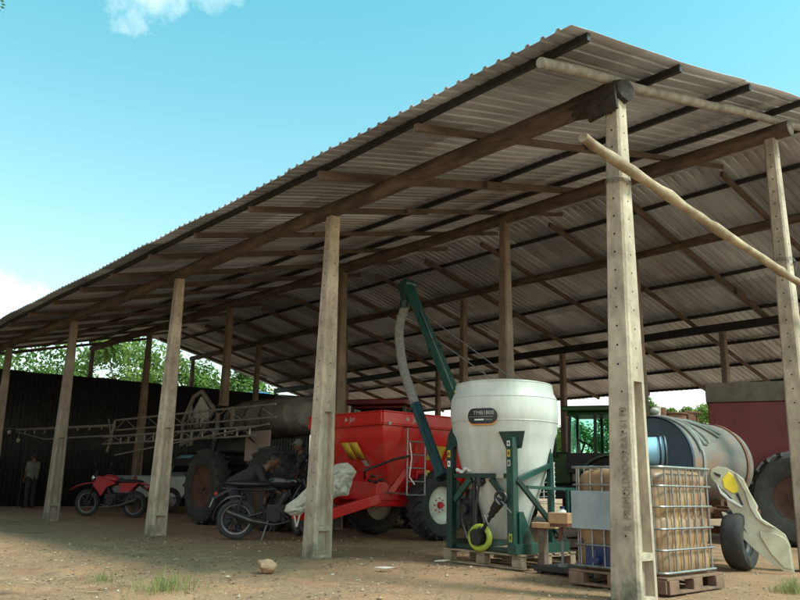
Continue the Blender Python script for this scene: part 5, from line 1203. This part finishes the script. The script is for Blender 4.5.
# overhanging twig, top left of the view
tw = thing('overhanging_twig', 'small leafy twig hanging into the top left corner against the sky', 'twig', (-2.0, -4.95, 4.1))
b = MB(); tw_p = [(-.6, -.5, .42), (-.25, -.22, .25), (-.03, -.03, .10), (.04, .03, .0), (.07, .05, -.08)]; b.tube(tw_p, [.012, .008, .005, .003, .002], 6); b.build('stem', 'trunk', tw)
b = MB()
for k in range(46):
    t_ = random.uniform(.25, 1); i = min(3, int(t_ * 4)); p = V(tw_p[i]).lerp(V(tw_p[i + 1]), t_ * 4 - i) + V((random.gauss(0, .03), random.gauss(0, .03), random.gauss(0, .03)))
    n = V((random.gauss(0, 1), random.gauss(0, 1), random.gauss(0, 1))).normalized(); A, B_, _ = frame_of(n); s_ = .016
    b.add([p - A * s_, p + B_ * s_ * .45, p + A * s_, p - B_ * s_ * .45], [(0, 1, 2, 3)])
b.build('leaves', 'leaf', tw, angle=180)

# ------------------------------------------------------------------ world, sun
SUN_EL, SUN_AZ = math.radians(52), (1., .36)      # direction towards the sun in plan
w = bpy.data.worlds.new('World'); S.world = w; w.use_nodes = True; N = w.node_tree.nodes; L = w.node_tree.links; N.clear()
out = N.new('ShaderNodeOutputWorld'); bg = N.new('ShaderNodeBackground'); bg.inputs['Strength'].default_value = .15
sk = N.new('ShaderNodeTexSky'); sk.sky_type = 'NISHITA'; sk.sun_disc = False; sk.sun_elevation = SUN_EL
sdir = V((SUN_AZ[0], SUN_AZ[1], 0)).normalized(); sk.sun_rotation = math.atan2(sdir.x, sdir.y)
sk.air_density = 1.; sk.dust_density = 1.6; sk.ozone_density = 1.
tint = N.new('ShaderNodeMixRGB'); tint.blend_type = 'MULTIPLY'; tint.inputs[0].default_value = 1.; L.new(sk.outputs[0], tint.inputs[1])
geo = N.new('ShaderNodeTexCoord'); sz = N.new('ShaderNodeSeparateXYZ'); L.new(geo.outputs['Generated'], sz.inputs[0])
tr = N.new('ShaderNodeValToRGB'); tr.color_ramp.elements[0].position = .12; tr.color_ramp.elements[1].position = .62
tr.color_ramp.elements[0].color = (1.45, 1.34, 1.02, 1); tr.color_ramp.elements[1].color = (.60, 1.56, 1.12, 1)
L.new(sz.outputs['Z'], tr.inputs[0]); L.new(tr.outputs[0], tint.inputs[2])
def cloud(u, v, rad, inner, scale, col_in, amt=1., d=None, white=(8.2, 8.3, 8.3, 1)):
    d = V(d).normalized() if d else (F * fpx + R2 * (u - 400) - U2 * (v - 300)).normalized()
    dp = N.new('ShaderNodeVectorMath'); dp.operation = 'DOT_PRODUCT'; L.new(geo.outputs['Generated'], dp.inputs[0]); dp.inputs[1].default_value = d
    nz = N.new('ShaderNodeTexNoise'); nz.inputs['Scale'].default_value = scale; nz.inputs['Detail'].default_value = 9; nz.inputs['Roughness'].default_value = .62; L.new(geo.outputs['Generated'], nz.inputs['Vector'])
    mr = N.new('ShaderNodeMapRange'); mr.inputs['From Min'].default_value = math.cos(rad); mr.inputs['From Max'].default_value = math.cos(inner); L.new(dp.outputs['Value'], mr.inputs['Value'])
    m1 = N.new('ShaderNodeMath'); m1.operation = 'MULTIPLY_ADD'; m1.inputs[1].default_value = .62; L.new(mr.outputs[0], m1.inputs[0]); L.new(nz.outputs['Fac'], m1.inputs[2])
    m2 = N.new('ShaderNodeMapRange'); m2.inputs['From Min'].default_value = .86; m2.inputs['From Max'].default_value = 1.45; L.new(m1.outputs[0], m2.inputs['Value'])
    m2.inputs['To Max'].default_value = amt
    mx = N.new('ShaderNodeMixRGB'); L.new(m2.outputs[0], mx.inputs[0]); L.new(col_in, mx.inputs[1]); mx.inputs[2].default_value = white; return mx.outputs[0]
c = tint.outputs[0]
c = cloud(136, -16, .085, .0, 21, c, .6); c = cloud(215, -24, .06, .0, 24, c, .4); c = cloud(5, 318, .10, .0, 15, c, 1.)
c = cloud(0, 0, 1.25, .55, 2.2, c, .95, (.35, -.9, .35), (8.6, 7.7, 7.3, 1)); c = cloud(700, 330, .3, .15, 4, c)  # wide warm cloud added behind the camera to neutralise and lift shade light
L.new(c, bg.inputs['Color']); L.new(bg.outputs[0], out.inputs['Surface'])
sun = bpy.data.lights.new('sun', 'SUN'); sun.energy = 2.9; sun.angle = math.radians(12.0); sun.color = (1, .95, .88)
so = bpy.data.objects.new('sun', sun); COL.objects.link(so)
D = V((sdir.x * math.cos(SUN_EL), sdir.y * math.cos(SUN_EL), math.sin(SUN_EL))); so.rotation_euler = D.to_track_quat('Z', 'Y').to_euler(); so.location = (0, 0, 30)
S.view_settings.view_transform = 'Standard'; S.view_settings.look = 'None'; S.view_settings.gamma = 1; S.view_settings.exposure = .8; S.view_settings.use_curve_mapping = False
S.render.engine = 'CYCLES'; S.cycles.use_denoising = True; S.cycles.max_bounces = 8; S.cycles.diffuse_bounces = 5
